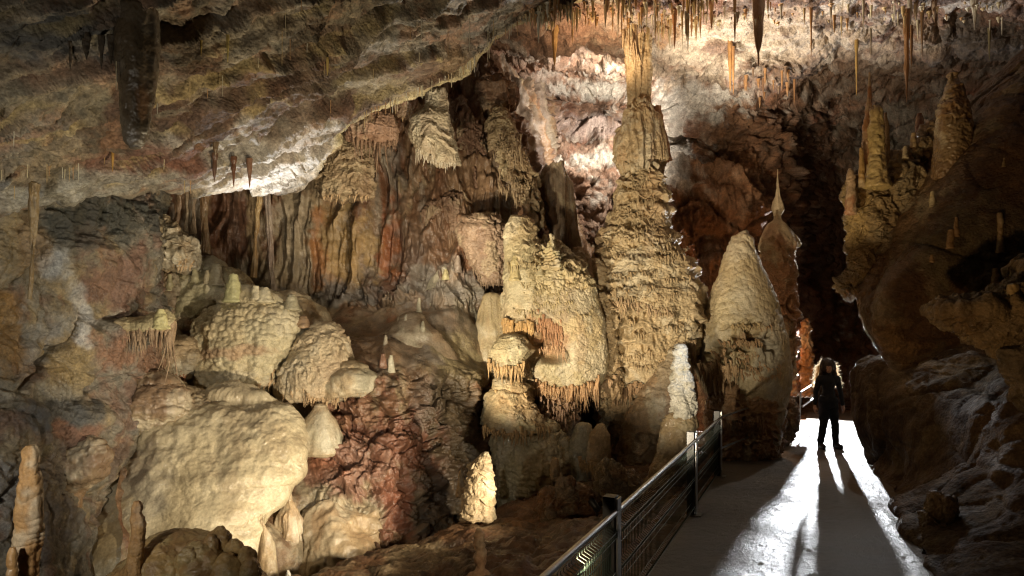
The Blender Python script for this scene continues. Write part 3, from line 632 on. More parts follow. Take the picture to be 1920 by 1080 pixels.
stal('stalagmite', 'cream cone stalagmite with a stepped tip on the edge of the brown slope', [(848, 909, 916), (858, 897, 918), (868, 890, 918), (872, 882, 920), (895, 876, 922), (925, 871, 925), (950, 868, 928), (970, 864, 932)], 8.7, lambda G, N: d_shelf(G, .10, .035, .01, 20, 3)+d_popcorn(G, 18, .015, 2)+.03*fbm(G, 4, 2), fcol((.42, .36, .24), 2, .1), M_FLOW, nth=170, nz=220)
stal('stalagmite', 'small brown side cone behind the cream cone stalagmite', [(882, 862, 868), (900, 858, 872), (930, 856, 876)], 9.2, beads(.1, .01, 3), fcol((.40, .26, .12), 3), nth=50, nz=60)

# ---- foreground stalagmites, bottom left and centre
oc = fcol((.46, .27, .11), 4, .5, (.34, .18, .07))
stal('stalagmite', 'thick orange bamboo-like stalagmite rising at the lower left', [(838, 52, 64), (845, 47, 70), (870, 44, 73), (895, 43, 75), (925, 40, 76), (940, 38, 77), (965, 37, 75), (990, 36, 76), (1020, 30, 74), (1060, 26, 66), (1180, 20, 70)], 5.0, beads(.075, .011, 2), oc, M_FLOW, nth=120, nz=330, lump=.3)
stal('stalagmite', 'slim orange knobbed stalagmite in front of the big cream flowstone sheet', [(942, 252, 264), (950, 248, 268), (962, 249, 266), (972, 247, 272), (984, 248, 272), (995, 250, 270), (1020, 247, 270), (1045, 243, 266), (1070, 239, 266), (1180, 235, 275)], 5.2, beads(.06, .009, 5), oc, M_FLOW, nth=100, nz=280, lump=.3)
stal('stalagmite', 'short orange stalagmite cut off by the bottom left corner', [(1028, 20, 27), (1040, 18, 29), (1080, 17, 30), (1180, 12, 34)], 4.8, beads(.07, .012, 7), oc, M_WET, nth=60, nz=120)
stal('stalagmite', 'slim pinkish brown stalagmite with stacked rings on the slope by the bottom edge', [(993, 894, 902), (1003, 891, 907), (1014, 888, 906), (1025, 891, 908), (1040, 890, 908), (1062, 892, 910), (1070, 888, 914), (1090, 870, 930)], 6.6, beads(.1, .02, 9), fcol((.48, .31, .19), 6, .4), M_FLOW, nth=90, nz=200)
# ---- knobby rock at the bottom edge
kn = [(340, 1150, 165, 130, 5.6), (300, 1090, 70, 60, 5.4), (412, 1012, 22, 22, 5.5), (438, 1030, 17, 17, 5.45), (396, 1020, 13, 16, 5.4), (352, 1050, 22, 20, 5.3), (462, 1050, 18, 24, 5.4), (375, 1062, 50, 38, 5.4), (330, 1030, 40, 16, 5.7), (425, 1075, 34, 34, 5.35), (290, 1055, 26, 14, 5.5), (470, 1075, 20, 26, 5.3)]
pp = []
for i, (x, y, rx, ry, d) in enumerate(kn):
    n_ = 110 if rx > 60 else 70
    rows = [(y-ry+2*ry*j/10, x-rx*math.sin(math.acos(1-2*max(.04, min(.96, j/10)))), x+rx*math.sin(math.acos(1-2*max(.04, min(.96, j/10))))) for j in range(11)]
    pp.append(register(tube_geo(rows, d, .8, n_, n_, lambda G, N, b=rx > 45: d_mound(G, 7, .05 if b else .012, 3)+.012*fbm(G, 14, 3), lambda P: colour(P, (.44, .29, .12), [((.30, .17, .07), 3, .0, .2, .7), ((.5, .4, .2), 5, .2, .2, .5)]), 50+i)))
single('knobby_rock', 'ochre rock covered in round knobs at the bottom edge before the flowstone sheet', 'rock', M_WET, pp)

# ---- the big smooth flowstone sheet bottom left
def bigd(G, N):
    return .16*fbm(G, .7, 2, off=3)+.2*d_mound(G, 1.5, .8, 5)*sst(.0, .8, G[..., 2])+.02*fbm(G, 3, 3)+.004*noise(G, (26, 26, 12))+.014*(ridged(G, (4, 4, .6), 3, off=4)-.5)+.05*np.abs(noise(G, (1.2, 1.2, 2.6), 14))
g = register(tube_geo([(752, 380, 520, 9.35), (768, 320, 542, 9.25), (800, 245, 552, 9.15), (850, 175, 558, 8.95), (890, 140, 560, 8.8), (905, 130, 545, 8.75), (950, 110, 532, 8.55), (968, 105, 512, 8.45), (1000, 90, 500, 8.25), (1050, 70, 490, 8.05), (1150, 60, 480, 7.8)], 9.2, .40, 420, 380, bigd,
    lambda P: colour(P, (.62, .54, .37), [((.50, .42, .27), .9, .0, .3, .6), ((.30, .22, .13), 1.2, .3, .2, .4)], [(200, 850, 100, 90, (.23, .17, .11), .7), (190, 1010, 90, 60, (.36, .24, .09), .6), (250, 900, 60, 80, (.33, .30, .24), .5)]), 61, .1, .5))
V, Q, C = cat([g, rim([440, 470, 500], [985, 978, 968], 30, None, .2, .02, (.48, .4, .25), 61, 5, body=g)])
tag(link('flowstone_sheet', V, Q, C, M_WET), 'broad smooth cream flowstone sheet filling the lower left', 'flowstone')
# ---- lumpy domes of the left group
def dome(label, rows, d, disp, colf, lip=None, n=60, Lm=.2, k=.85, mat=M_FLOW, nth=240, nz=220, seed=0, tc=(.5, .35, .2), R=.02, name='flowstone_dome', group='flowstone domes on the left slope', extra=(), jit=4):
    g = register(tube_geo(rows, d, k, nth, nz, disp, colf, seed, .09, .45, .08))
    pr = [g]
    if lip: pr.append(rim(lip[0], lip[1], n, None, Lm, R, tc, 70+seed, jit, body=g))
    return single(name, label, 'flowstone', mat, pr+list(extra), group)
def popd(G, N):
    px, py = proj(G)
    band = np.exp(-(((px-465)/62)**2+((py-662)/16)**2)**2)
    pk = -.22*band*sst(-.1, .3, noise(G, (7, 7, 4), 5))
    return d_popcorn(G, 13, .045, 5)+.12*fbm(G, 1, 3)+.0*pk
dome('big round cream dome with popcorn texture and a toothed lower rim', [(572, 420, 540), (588, 398, 558), (615, 378, 566), (650, 368, 560), (690, 364, 545), (720, 368, 535), (742, 378, 520)], 10.3, popd,
     fcol((.60, .53, .35), 2, .1, (.52, .42, .25), [(450, 662, 70, 14, (.42, .25, .15), .6)]), ([372, 400, 450, 500, 525], [738, 748, 752, 748, 738]), 90, .24, seed=1, nth=340, nz=320, extra=[rim([425, 450, 490, 530], [662, 668, 664, 655], 70, None, .14, .016, (.46, .31, .18), 77, 5)])
dome('two-lobed greenish cream dome crowned with knobs behind the big popcorn dome', [(510, 345, 420), (525, 325, 455), (550, 312, 478), (580, 308, 485), (610, 315, 470), (640, 330, 440), (680, 345, 400)], 11.0, lambda G, N: d_mound(G, 1.8, .2, 3)+d_popcorn(G, 10, .035, 3),
     fcol((.44, .39, .24), 3, .15, (.38, .27, .16), [(370, 640, 50, 50, (.36, .18, .1), .7)]), seed=2, nth=300, nz=260)
dome('wide tan dome of overlapping lobes right of the big popcorn dome', [(618, 585, 632), (640, 562, 652), (670, 545, 662), (700, 530, 664), (728, 520, 655), (744, 524, 640)], 10.2, lambda G, N: d_mound(G, 2.6, .12, 8)+d_shelf(G, .3, .05, .015, 20, 5)+.008*noise(G, 30),
     fcol((.54, .44, .29), 4, .15, (.46, .34, .22)), ([522, 550, 580, 610, 640], [742, 752, 750, 758, 745]), 90, .2, seed=3, nth=300)
dome('small grey-green dome with a fine comb of drips under the pale tiny stalagmite', [(690, 632, 690), (705, 615, 705), (725, 606, 700), (742, 606, 680)], 10.0, lambda G, N: .05*fbm(G, 3, 3)+d_mound(G, 3, .05, 2), fcol((.38, .35, .25), 5, .1), ([606, 630, 660, 690], [746, 757, 756, 744]), 60, .1, seed=4, nth=160, nz=110, R=.012)
dome('dark brownish ledge dome with reddish drips left of the popcorn dome', [(648, 300, 372), (665, 292, 384), (690, 294, 372), (705, 300, 365)], 9.9, lambda G, N: d_mound(G, 4, .09, 8)+.03*fbm(G, 5, 3), fcol((.32, .26, .17), 6, .3), ([296, 325, 355], [704, 712, 704]), 40, .2, seed=5, nth=150, nz=110, tc=(.36, .17, .09))
dome('ribbed shelf with a mossy yellow knob over a curtain of drips on the grey wall', [(588, 295, 318), (597, 262, 322), (606, 200, 326), (616, 188, 324)], 8.3, lambda G, N: d_mound(G, 4, .06, 3)+.03*fbm(G, 5, 3), fcol((.40, .34, .20), 8, .2), ([186, 220, 260, 300, 322], [612, 624, 628, 626, 618]), 150, .5, seed=7, nth=220, nz=90, tc=(.30, .21, .13), k=.5, jit=6, R=.022)
dome('pale pagoda-shaped flowstone on the ledge left of the curtains', [(404, 306, 310), (420, 300, 320), (440, 292, 345), (455, 286, 365), (480, 283, 372), (500, 295, 370)], 10.4, lambda G, N: d_shelf(G, .22, .07, .03, 11, 2)+d_mound(G, 3, .08, 4), fcol((.42, .38, .29), 9, .1), ([290, 320, 350, 370], [496, 503, 500, 494]), 50, .12, seed=8, nth=180, nz=150, mat=M_WET)
dome('upper cream cone in the gap under the popcorn dome', [(752, 498, 520), (770, 488, 540), (795, 478, 552), (806, 480, 550)], 9.6, lambda G, N: d_rib(G, 5, .02, 3), fcol((.50, .38, .24), 10, .2), seed=9, nth=140, nz=110, mat=M_WET)
dome('pearly bell-shaped flowstone above the red clay', [(762, 590, 612), (785, 572, 630), (815, 562, 640), (846, 556, 646), (850, 560, 640)], 9.7, lambda G, N: d_rib(G, 4, .02, 5)+.02*fbm(G, 3, 2), fcol((.52, .48, .36), 11, .1), ([558, 600, 645], [848, 853, 848]), 50, .06, seed=10, nth=150, nz=120, mat=M_WET, R=.012)
dome('brown glossy lobes high on the left of the flowstone sheet', [(722, 250, 330), (740, 225, 352), (765, 200, 360), (790, 190, 330), (820, 190, 300)], 9.0, lambda G, N: d_mound(G, 2.6, .18, 9)+.02*fbm(G, 6, 3), fcol((.32, .25, .16), 12, .3, (.22, .13, .08)), seed=11, nth=240, nz=160, mat=M_WET)
dome('shadowed brown flowstone lobe beside the thick orange stalagmite', [(835, 150, 190), (855, 105, 200), (890, 82, 190), (920, 78, 150), (960, 70, 140), (1020, 66, 150)], 7.6, lambda G, N: d_mound(G, 3, .12, 2)+.02*fbm(G, 6, 3), fcol((.25, .18, .11), 13, .3, (.17, .1, .06)), seed=12, nth=180, nz=180, mat=M_WET)
dome('pale wet flowstone bulge at the bottom edge below the red clay', [(925, 590, 690, 9.5), (955, 572, 705, 9.3), (990, 562, 715, 9.1), (1040, 550, 712, 8.9), (1120, 540, 700, 8.7)], 8.9, lambda G, N: .12*fbm(G, 1.6, 4)+d_rib(G, 3, .05, 4), fcol((.38, .31, .21), 14, .3), seed=13, nth=200, nz=180, mat=M_WET)
dome('narrow flowstone spire draped down the wall beside the big sheet', [(905, 536, 542), (940, 532, 546), (965, 522, 565), (1000, 512, 575), (1050, 505, 580), (1120, 500, 585)], 8.9, lambda G, N: d_rib(G, 5, .05, 6)+.03*fbm(G, 3, 3), fcol((.46, .36, .25), 15, .3), seed=14, nth=150, nz=200, mat=M_WET)
dome('thin tapering drape reaching the bottom edge right of the cream sheet', [(965, 484, 492), (985, 486, 500), (1020, 480, 512), (1060, 478, 520), (1120, 475, 525)], 8.3, lambda G, N: d_rib(G, 6, .03, 6), fcol((.46, .37, .24), 16, .3), seed=15, nth=90, nz=120, mat=M_WET)
dome('row of reddish lumps in the shade under the big dome', [(752, 390, 430), (765, 385, 470), (785, 380, 480), (800, 390, 470)], 9.7, lambda G, N: d_mound(G, 6, .09, 2), fcol((.42, .30, .19), 17, .3), seed=16, nth=150, nz=90, mat=M_WET)
dome('cream lobe between the popcorn dome and the wide tan dome', [(600, 530, 560), (630, 518, 575), (670, 512, 570), (720, 510, 560), (742, 515, 545)], 10.35, lambda G, N: d_mound(G, 3, .08, 4)+.03*fbm(G, 3, 3), fcol((.46, .38, .24), 21, .2), seed=20, nth=170, nz=150)
dome('greenish flowstone hump running back from the flat knob', [(560, 520, 580), (585, 500, 610), (620, 495, 625), (660, 500, 620)], 10.9, lambda G, N: d_mound(G, 2.4, .12, 6)+.02*fbm(G, 5, 3), fcol((.40, .36, .25), 22, .2), seed=21, nth=200, nz=130)
dome('mid-brown flowstone tongue between the two-lobed dome and the dripping shelf', [(520, 300, 330), (560, 290, 345), (620, 300, 350), (680, 330, 370)], 10.5, lambda G, N: d_mound(G, 3, .1, 7)+d_shelf(G, .2, .04, .03, 14, 8), fcol((.32, .24, .16), 23, .3), seed=22, nth=150, nz=150)
dome('glossy lumpy crest along the top of the big cream flowstone sheet', [(728, 300, 345), (742, 270, 390), (765, 240, 430), (790, 230, 440)], 9.35, lambda G, N: d_mound(G, 4, .12, 3)+.02*fbm(G, 6, 3), fcol((.38, .30, .19), 24, .3), seed=23, nth=240, nz=120, mat=M_WET)
dome('smooth grey-brown swell beyond the largest tiny stalagmite', [(600, 745, 790), (625, 720, 830), (670, 700, 860), (720, 700, 860)], 11.2, lambda G, N: .07*fbm(G, 1.6, 3), fcol((.29, .23, .16), 25, .2, (.22, .16, .1)), seed=24, nth=220, nz=140, mat=M_WET, k=.6)
# smooth brown domes of the middle slope
dome('smooth brown flowstone swell in the middle of the slope', [(640, 690, 730), (665, 660, 760), (700, 640, 790), (740, 640, 800)], 11.0, lambda G, N: .06*fbm(G, 2, 3), fcol((.27, .18, .11), 18, .2, (.2, .13, .08)), seed=17, nth=200, nz=140, mat=M_WET, k=.6)
dome('grey flowstone cone below the small pale nub on the slope', [(505, 828, 840), (530, 805, 860), (570, 785, 885), (620, 780, 900)], 12.2, lambda G, N: d_mound(G, 2.5, .07, 5)+.02*fbm(G, 5, 3), fcol((.27, .25, .19), 19, .1, (.2, .17, .13)), seed=18, nth=180, nz=140, mat=M_WET, k=.6)
dome('tan sloping flowstone flank left of the central formation', [(560, 905, 945), (620, 885, 950), (680, 860, 955), (740, 855, 950), (800, 880, 945)], 11.9, lambda G, N: d_rib(G, 3, .05, 5)+.04*fbm(G, 2, 3), fcol((.42, .34, .20), 20, .2), seed=19, nth=200, nz=240, k=.5)
# tiny stalagmites on ledges
for i, (x, y0, y1, w_, lab, c) in enumerate([
    (786, 559, 580, 8, 'tiny white stalagmite highest on the middle of the brown slope', (.5, .46, .34)), (793, 603, 618, 9, 'stubby white-capped stalagmite just below the highest tiny one', (.48, .44, .32)),
    (733, 667, 694, 11, 'largest of the tiny white stalagmites, above the red clay', (.6, .56, .42)), (723, 629, 642, 7, 'little pale nub on the smooth brown swell', (.42, .37, .28)), (762, 590, 596, 7, 'flat white speck of calcite on the slope', (.42, .38, .3)),
    (718, 664, 685, 13, 'brown twin beside the largest tiny white stalagmite', (.26, .15, .1)), (836, 506, 520, 12, 'yellowish nub topping the grey cone', (.45, .4, .22)), (858, 480, 506, 13, 'dark cone on the dark mound behind the yellowish nub', (.26, .21, .17)),
    (900, 418, 434, 14, 'yellow-brown double knob on the dark hanging mass', (.42, .3, .17)), (925, 412, 426, 7, 'short pale peg right of the double knob', (.5, .36, .18)), (318, 515, 540, 12, 'pale knob at the left shoulder of the two-lobed dome', (.5, .45, .28)),
    (365, 505, 525, 12, 'small cream knob at the back edge of the two-lobed dome', (.5, .45, .28)), (388, 508, 528, 11, 'second knob to the right along the back edge of the two-lobed dome', (.47, .4, .26)), (406, 498, 530, 22, 'large double knob above the two-lobed dome', (.44, .39, .27)),
    (437, 518, 560, 26, 'yellow-green lumpy knob over the popcorn dome', (.5, .48, .26)), (480, 538, 556, 16, 'left of two cream popcorn knobs on top of the big dome', (.58, .52, .36)), (497, 542, 560, 22, 'right of two cream popcorn knobs on top of the big dome', (.58, .52, .36)),
    (547, 555, 575, 22, 'flat greenish knob right of the popcorn knobs', (.42, .38, .26)), (302, 582, 610, 22, 'yellow-tipped cone at the end of the dripping shelf', (.5, .46, .24)), (568, 596, 608, 26, 'brown glossy nub between the popcorn dome and the wide tan dome', (.38, .26, .16)),
    (540, 1070, 1084, 10, 'tiny round white pebble-like nub at the bottom edge', WHITE), (1012, 500, 512, 14, 'small yellowish bead on the shoulder of the apron', (.55, .48, .3)), (965, 482, 520, 16, 'yellow-topped cone leaning on the tower of the central formation', (.58, .48, .25))]):
    d = hit(x, y1, 1)
    stal('stalagmite', lab, [(y0, x-w_*.25, x+w_*.25), (y0+.3*(y1-y0), x-w_*.42, x+w_*.42), (y1, x-w_*.6, x+w_*.6), (y1+5, x-w_*.75, x+w_*.75)], d+.06, lambda G, N, i=i: .012*noise(G, 12, i)+(d_mound(G, 9, .03, i) if w_ > 15 else 0), lambda P, c=c: colour(P, c), M_WET, nth=40, nz=40, seed=i, group='tiny stalagmites and knobs on the flowstone')
#PART4
# ================================================================== UPPER LEFT DRAPERIES
dc = lambda c, s=.3: (lambda P: colour(P, c, [((c[0]*.65, c[1]*.55, c[2]*.5), 1.5, .0, .3, .6, .3), (CREAM, 2.5, .3, .15, s)]))
def ribd(s=9, a=.07, seed=3): return lambda G, N: d_rib(G, s, a, seed, .06)+d_shelf(G, .22, .05, .03, 12, seed)
dome('tall ringed brown flowstone stack under the ceiling slab', [(240, 640, 668), (258, 620, 680), (280, 608, 690), (310, 600, 694), (345, 598, 700), (368, 605, 702)], 12.2, lambda G, N: d_shelf(G, .16, .09, .04, 12, 3), dc((.34, .25, .15)), ([600, 640, 690], [372, 378, 374]), 60, .16, seed=31, group='draperies high on the wall', name='flowstone_drapery', nth=200, nz=200)
dome('brown fan-shaped drapery with curved fringe next to the ringed stack', [(205, 670, 715), (222, 655, 738), (245, 650, 745), (262, 655, 742)], 11.9, ribd(8, .06, 5), dc((.36, .22, .14)), ([655, 690, 725, 745], [262, 272, 276, 256]), 70, .42, seed=32, group='draperies high on the wall', name='flowstone_drapery', nth=200, nz=120, tc=(.34, .22, .14))
dome('pale slanting canopy with a fine white fringe', [(178, 800, 838), (205, 795, 842), (225, 770, 845), (255, 768, 848), (280, 782, 858), (300, 800, 862), (308, 820, 862)], 11.7, lambda G, N: d_shelf(G, .28, .08, .04, 11, 6)+.05*fbm(G, 2, 3), dc((.50, .43, .30)), ([770, 800, 830, 858], [284, 298, 310, 306]), 90, .2, seed=33, group='draperies high on the wall', name='flowstone_drapery', nth=200, nz=180, tc=(.55, .48, .36), k=.8)
dome('brown folded drapery hanging below the slab edge', [(170, 748, 778), (190, 740, 782), (215, 748, 776)], 12, ribd(8, .06, 7), dc((.34, .2, .13)), ([745, 760, 778], [216, 224, 214]), 24, .16, seed=34, group='draperies high on the wall', name='flowstone_drapery', nth=100, nz=90)
dome('diagonal ridge of toothed flowstone running down to the central tower', [(205, 920, 950), (240, 918, 968), (280, 925, 985), (330, 945, 1000), (380, 960, 1015), (425, 975, 1025)], 13, lambda G, N: d_shelf(G, .3, .12, .06, 8, 9)+.08*fbm(G, 1.5, 4), dc((.38, .29, .17), .6), seed=35, group='draperies high on the wall', name='flowstone_drapery', nth=220, nz=300, k=.7,
     extra=[rim([920, 950, 980], [260, 268, 280], 50, 12.55, .2, .02, (.34, .25, .15), 90, 14), rim([935, 965, 995], [340, 350, 365], 40, 12.5, .2, .02, (.34, .25, .15), 91, 10)])
dome('dark folded curtain with a pale edge beside the black gap', [(310, 1020, 1065), (340, 1015, 1078), (380, 1015, 1086), (420, 1022, 1088), (465, 1040, 1086)], 13.6, lambda G, N: d_rib(G, 2.6, .2, 4, .1)+d_rib(G, 7, .05, 4, .1), dc((.34, .27, .19), .5), seed=36, group='draperies high on the wall', name='flowstone_drapery', nth=200, nz=240, k=.8, mat=M_WET)
dome('brown ribbed drapery in the recess below the slab', [(150, 905, 945), (165, 890, 970), (185, 900, 972), (205, 905, 965)], 13.6, ribd(6, .08, 6), dc((.30, .19, .12)), ([905, 940, 970], [205, 212, 200]), 50, .26, seed=37, group='draperies high on the wall', name='flowstone_drapery', nth=160, nz=100)
dome('dark scaly mass hanging over the slope left of the central tower', [(418, 868, 935), (430, 858, 944), (450, 864, 946), (480, 880, 945), (510, 892, 945), (528, 905, 942)], 12.0, lambda G, N: d_mound(G, 3.2, .14, 5)+d_shelf(G, .13, .05, .03, 16, 5), dc((.27, .19, .13)), ([880, 900, 940], [505, 528, 538]), 70, .22, seed=38, group='draperies high on the wall', name='flowstone_drapery', nth=220, nz=180, tc=(.2, .14, .09))
dome('slanting brown buttress with toothed flutes in the upper middle', [(190, 830, 870), (240, 850, 905), (300, 865, 930), (360, 860, 940), (410, 865, 935)], 13.1, lambda G, N: d_rib(G, 4, .14, 9, .1)+d_shelf(G, .4, .09, .05, 9, 2)+.06*fbm(G, 2, 3), dc((.29, .19, .13), .4), seed=39, group='draperies high on the wall', name='flowstone_drapery', nth=220, nz=280, k=.6)
dome('dripping ledge low on the curtain wall right of the slanting buttress', [(370, 840, 870), (382, 800, 872), (400, 790, 870), (430, 800, 868)], 12.6, ribd(8, .07, 4), dc((.27, .18, .12)), ([800, 830, 865], [432, 440, 436]), 70, .4, seed=40, group='draperies high on the wall', name='flowstone_drapery', nth=200, nz=120, tc=(.26, .18, .12), k=.5)
# free-standing cords and curtains of the wall
for i, (x0, x1, yt, yb, w_, lab, c) in enumerate([
    (338, 332, 345, 432, 13, 'leftmost of three tall cords between slab and pagoda flowstone', (.36, .25, .16)), (351, 349, 345, 434, 8, 'thin middle cord above the pagoda flowstone', (.40, .32, .22)), (364, 362, 345, 436, 10, 'straight cord right of the thin middle one', (.34, .25, .17)),
    (382, 385, 352, 476, 20, 'broad brown ribbed pillar against the curtain wall', (.34, .23, .13)), (487, 476, 352, 520, 12, 'orange wavy ribbon curtain on the red wall', (.48, .33, .16)), (500, 512, 350, 545, 16, 'grey swollen cord right of the orange ribbon', (.34, .27, .22)),
    (64, 56, 345, 560, 20, 'long dark tapering cord hanging in front of the grey wall', (.22, .15, .07))]):
    d = (11.6 if i < 3 else 12.3) if x0 > 100 else 6.2
    n_ = 8; ys = np.linspace(yt, yb, n_); g_ = np.random.default_rng(i)
    rows = []
    for j, y in enumerate(ys):
        f = j/(n_-1); x = x0+(x1-x0)*f+g_.normal()*1.2
        ww = w_*(1-.1*g_.random()) * ((1.1-.5*math.sin(math.pi*f)) if i < 6 else (1.05-.75*f))
        rows.append((y, x-ww/2, x+ww/2))
    stal('stalactite' if i == 6 else 'stone_cord', lab, rows, d, lambda G, N: d_rib(G, 16, .03, 4, .1)+.02*noise(G, (4, 4, 2)), dc(c, .2), M_WET, nth=60, nz=140, cat_='stalactite' if i == 6 else 'column', seed=i)

# ================================================================== CEILING STALACTITES
sc_ = lambda c: (lambda P: colour(P, c, [((c[0]*.6, c[1]*.5, c[2]*.4), 2.5, .05, .25, .6, .4)]))
def tite(label, x, yt, yb, w_, c, d=None, x1=None, group=None, belly=0., mat=M_FLOW, tilt=None, nth=40, sgn=.03):
    d = (hit(x, yt, 1)-sgn) if d is None else d
    n_ = 9; rows = []; g_ = np.random.default_rng(int(x*7+yb))
    for j in range(n_):
        f = j/(n_-1); y = yt-12+(yb-yt+12)*f
        ww = w_*((1-f)**.75*(1+.12*g_.normal())+belly*math.sin(math.pi*min(1, f*1.15))+.05)
        x_ = x+((x1 or x)-x)*f
        rows.append((y, x_-ww/2, x_+ww/2))
    return stal('stalactite', label, rows, d, lambda G, N: .016*noise(G, (7, 7, 4))*min(1, w_/14)+d_rib(G, 14, .012*min(1, w_/14), 4, .1), sc_(c), mat, nth=nth, nz=90, group=group, cat_='stalactite', seed=int(x) % 50, capt=.3, capb=.6)
t_ = tube_geo([(20, 220, 294), (60, 217, 295), (90, 217, 294), (130, 220, 291), (180, 225, 286), (220, 228, 281), (250, 230, 277), (268, 236, 270), (276, 244, 262)], 5.3, .9, 220, 420, lambda G, N: .014*fbm(G, 2.5, 3)+.006*fbm(G, 14, 3)+d_rib(G, 5, .006, 3, .1), lambda P: colour(P, (.085, .062, .038), [((.05, .035, .02), 3, .0, .2, .7, .5), ((.12, .10, .075), 4, .2, .2, .6)], [(268, 190, 14, 40, (.14, .07, .03), .6)]), 3, .07, .3, .5)
single('stalactite', 'huge blunt dark stalactite hanging in the upper left foreground', 'stalactite', M_WET, [t_])
for i, (x, yt, yb, w_, c, lab) in enumerate([
    (132, 75, 130, 9, (.08, .055, .03), 'slim dark stalactite farthest left under the foreground ledge'), (162, 70, 112, 18, (.08, .055, .03), 'stubby dark stalactite second from the left under the foreground ledge'),
    (190, 80, 130, 12, (.08, .055, .03), 'pointed dark stalactite between the stubby one and the huge one'), (208, 80, 122, 11, (.08, .055, .03), 'short dark stalactite touching the huge blunt one'),
    (211, 212, 322, 10, (.46, .27, .08), 'orange carrot-shaped stalactite below the huge dark one'), (196, 215, 308, 6, (.42, .27, .1), 'thin orange stalactite left of the carrot-shaped one'),
    (95, 240, 316, 9, (.48, .34, .1), 'thin yellow stalactite under a yellow calcite flap'), (12, 140, 172, 12, (.5, .33, .09), 'yellow stalactite at the left edge on a calcite strip'),
    (427, 78, 118, 6, (.45, .35, .12), 'yellowish twin stalactite on the ceiling slab'), (377, 88, 107, 5, (.45, .35, .12), 'tiny yellow stalactite left of the yellowish twin'), (614, 120, 142, 5, (.48, .34, .12), 'little amber drop near the middle of the slab'),
    (402, 300, 341, 10, (.16, .09, .06), 'brown cluster tip on the white rock under the slab, upper'), (438, 306, 350, 11, (.2, .1, .06), 'brown tip left of the pair on the white rock'), (468, 310, 352, 10, (.24, .13, .08), 'brown tip right of the pair on the white rock'), (404, 272, 292, 12, (.2, .14, .08), 'short dark knob above the brown cluster'),
    (1040, 60, 124, 15, (.50, .30, .12), 'orange cone-shaped stalactite under the bright ceiling fringe'),
    (1378, -10, 90, 7, (.45, .31, .14), 'slender tan stalactite left of the largest hanging one'), (1422, -20, 125, 19, (.44, .30, .19), 'longest thick brown stalactite on the white ceiling'), (1369, 85, 172, 10, (.44, .24, .09), 'orange forked stalactite hanging from a dark root-like crack'), (1375, 100, 178, 6, (.42, .22, .09), 'thin fork tip beside the orange forked stalactite'),
    (1521, 25, 110, 5, (.42, .22, .08), 'straight thin orange stalactite in the right half'), (1619, 0, 60, 5, (.48, .42, .3), 'thin pale stalactite right of the straight orange one'), (1706, -10, 52, 12, (.5, .47, .38), 'pale grey stalactite at the ceiling edge on the right'), (1717, 10, 40, 9, (.48, .38, .26), 'stub beside the pale grey stalactite'),
    (1752, 12, 42, 10, (.42, .30, .2), 'short tan stub between the two pale stalactites'), (1827, -20, 56, 14, (.5, .46, .37), 'big pale stalactite nearest the upper right corner'), (1700, 30, 192, 12, (.26, .13, .05), 'long rust-brown stalactite above the leaning slab'), (1709, 60, 128, 7, (.25, .13, .05), 'shorter rust-brown stalactite right behind the long one'),
    (1729, 30, 108, 7, (.22, .13, .06), 'dull brown stalactite right of the long rust-brown pair'), (1606, 85, 180, 6, (.44, .30, .1), 'thin yellow stalactite above the dark grotto'), (1633, 60, 110, 4, (.2, .16, .1), 'dim thin stalactite beside the dark recess'), (1855, 65, 115, 5, (.24, .2, .1), 'dim green-brown stalactite near the right edge'),
    (1290, 10, 95, 7, (.55, .40, .15), 'golden stalactite just right of the column top'), (1440, 5, 35, 5, (.5, .42, .26), 'short pale stalactite between two thick ones'), (1558, -5, 48, 8, (.5, .44, .34), 'grey-white stalactite left of the dark recess'), (1265, 30, 92, 10, (.44, .2, .08), 'rusty stalactite behind the top of the column')]):
    dd = None
    if x < 240 and yt < 100: dd = 5.2
    if x in (211, 196): dd = 6.9
    if x == 95: dd = 6.4
    if x == 12: dd = 5.4
    tite(lab, x, yt, yb, w_, c, dd, belly=.35 if x in (211, 1422, 614) else 0, mat=M_WROCK if x < 240 and yt < 100 else M_STRAW, nth=30 if w_ < 12 else 60)
# soda straws: individual copies of a few prototypes
def strawmesh(kind, seed):
    g_ = np.random.default_rng(seed); n_ = 9; t0 = np.linspace(0, 1, n_); th = np.linspace(0, 2*math.pi, 7, endpoint=False)
    if kind == 0: r = .10*np.ones(n_)*(1-.35*t0)+.02*g_.random(n_)
    else: r = .5*((1-t0)**.8)*(1+.15*g_.normal(size=n_))+.04
    r[-1] = .02
    cx = np.cumsum(g_.normal(size=n_))*.012; cy = np.cumsum(g_.normal(size=n_))*.012
    V = np.stack([cx[:, None]+r[:, None]*np.cos(th), cy[:, None]+r[:, None]*np.sin(th), -t0[:, None]+0*th[None]+.05], -1).reshape(-1, 3)
    cs = [(.60, .52, .34), (.52, .38, .19), (.48, .28, .13), (.62, .57, .44)]
    if kind == 2: cs = [(.24, .12, .05), (.2, .11, .06), (.3, .16, .07), (.17, .11, .07)]
    C = np.ones((len(V), 3))*np.asarray(cs[seed % 4])*(1+.1*noise(V, 3))[:, None]
    return meshdata('soda_straw' if kind == 0 else 'fringe_stalactite', V, gridq(n_, 7, True)[:, ::-1], C, M_STRAW)
STR = [strawmesh(0, k) for k in range(4)]; CON = [strawmesh(1, k) for k in range(8)]; DRK = [strawmesh(2, k) for k in range(4)]
def hang(me, x, y, L, w_, name, label, group, d=None, push=.03):
    d = (hit(x, y, 1)-push) if d is None else d
    o = bpy.data.objects.new(name, me); S.collection.objects.link(o)
    o.location = [float(v) for v in W(x, y, d)]
    o.scale = (w_/FPX*d, w_/FPX*d, L/FPX*d)
    o.rotation_euler = (0, 0, random.random()*6.28)
    return tag(o, label, 'stalactite', group)
g_ = np.random.default_rng(11)
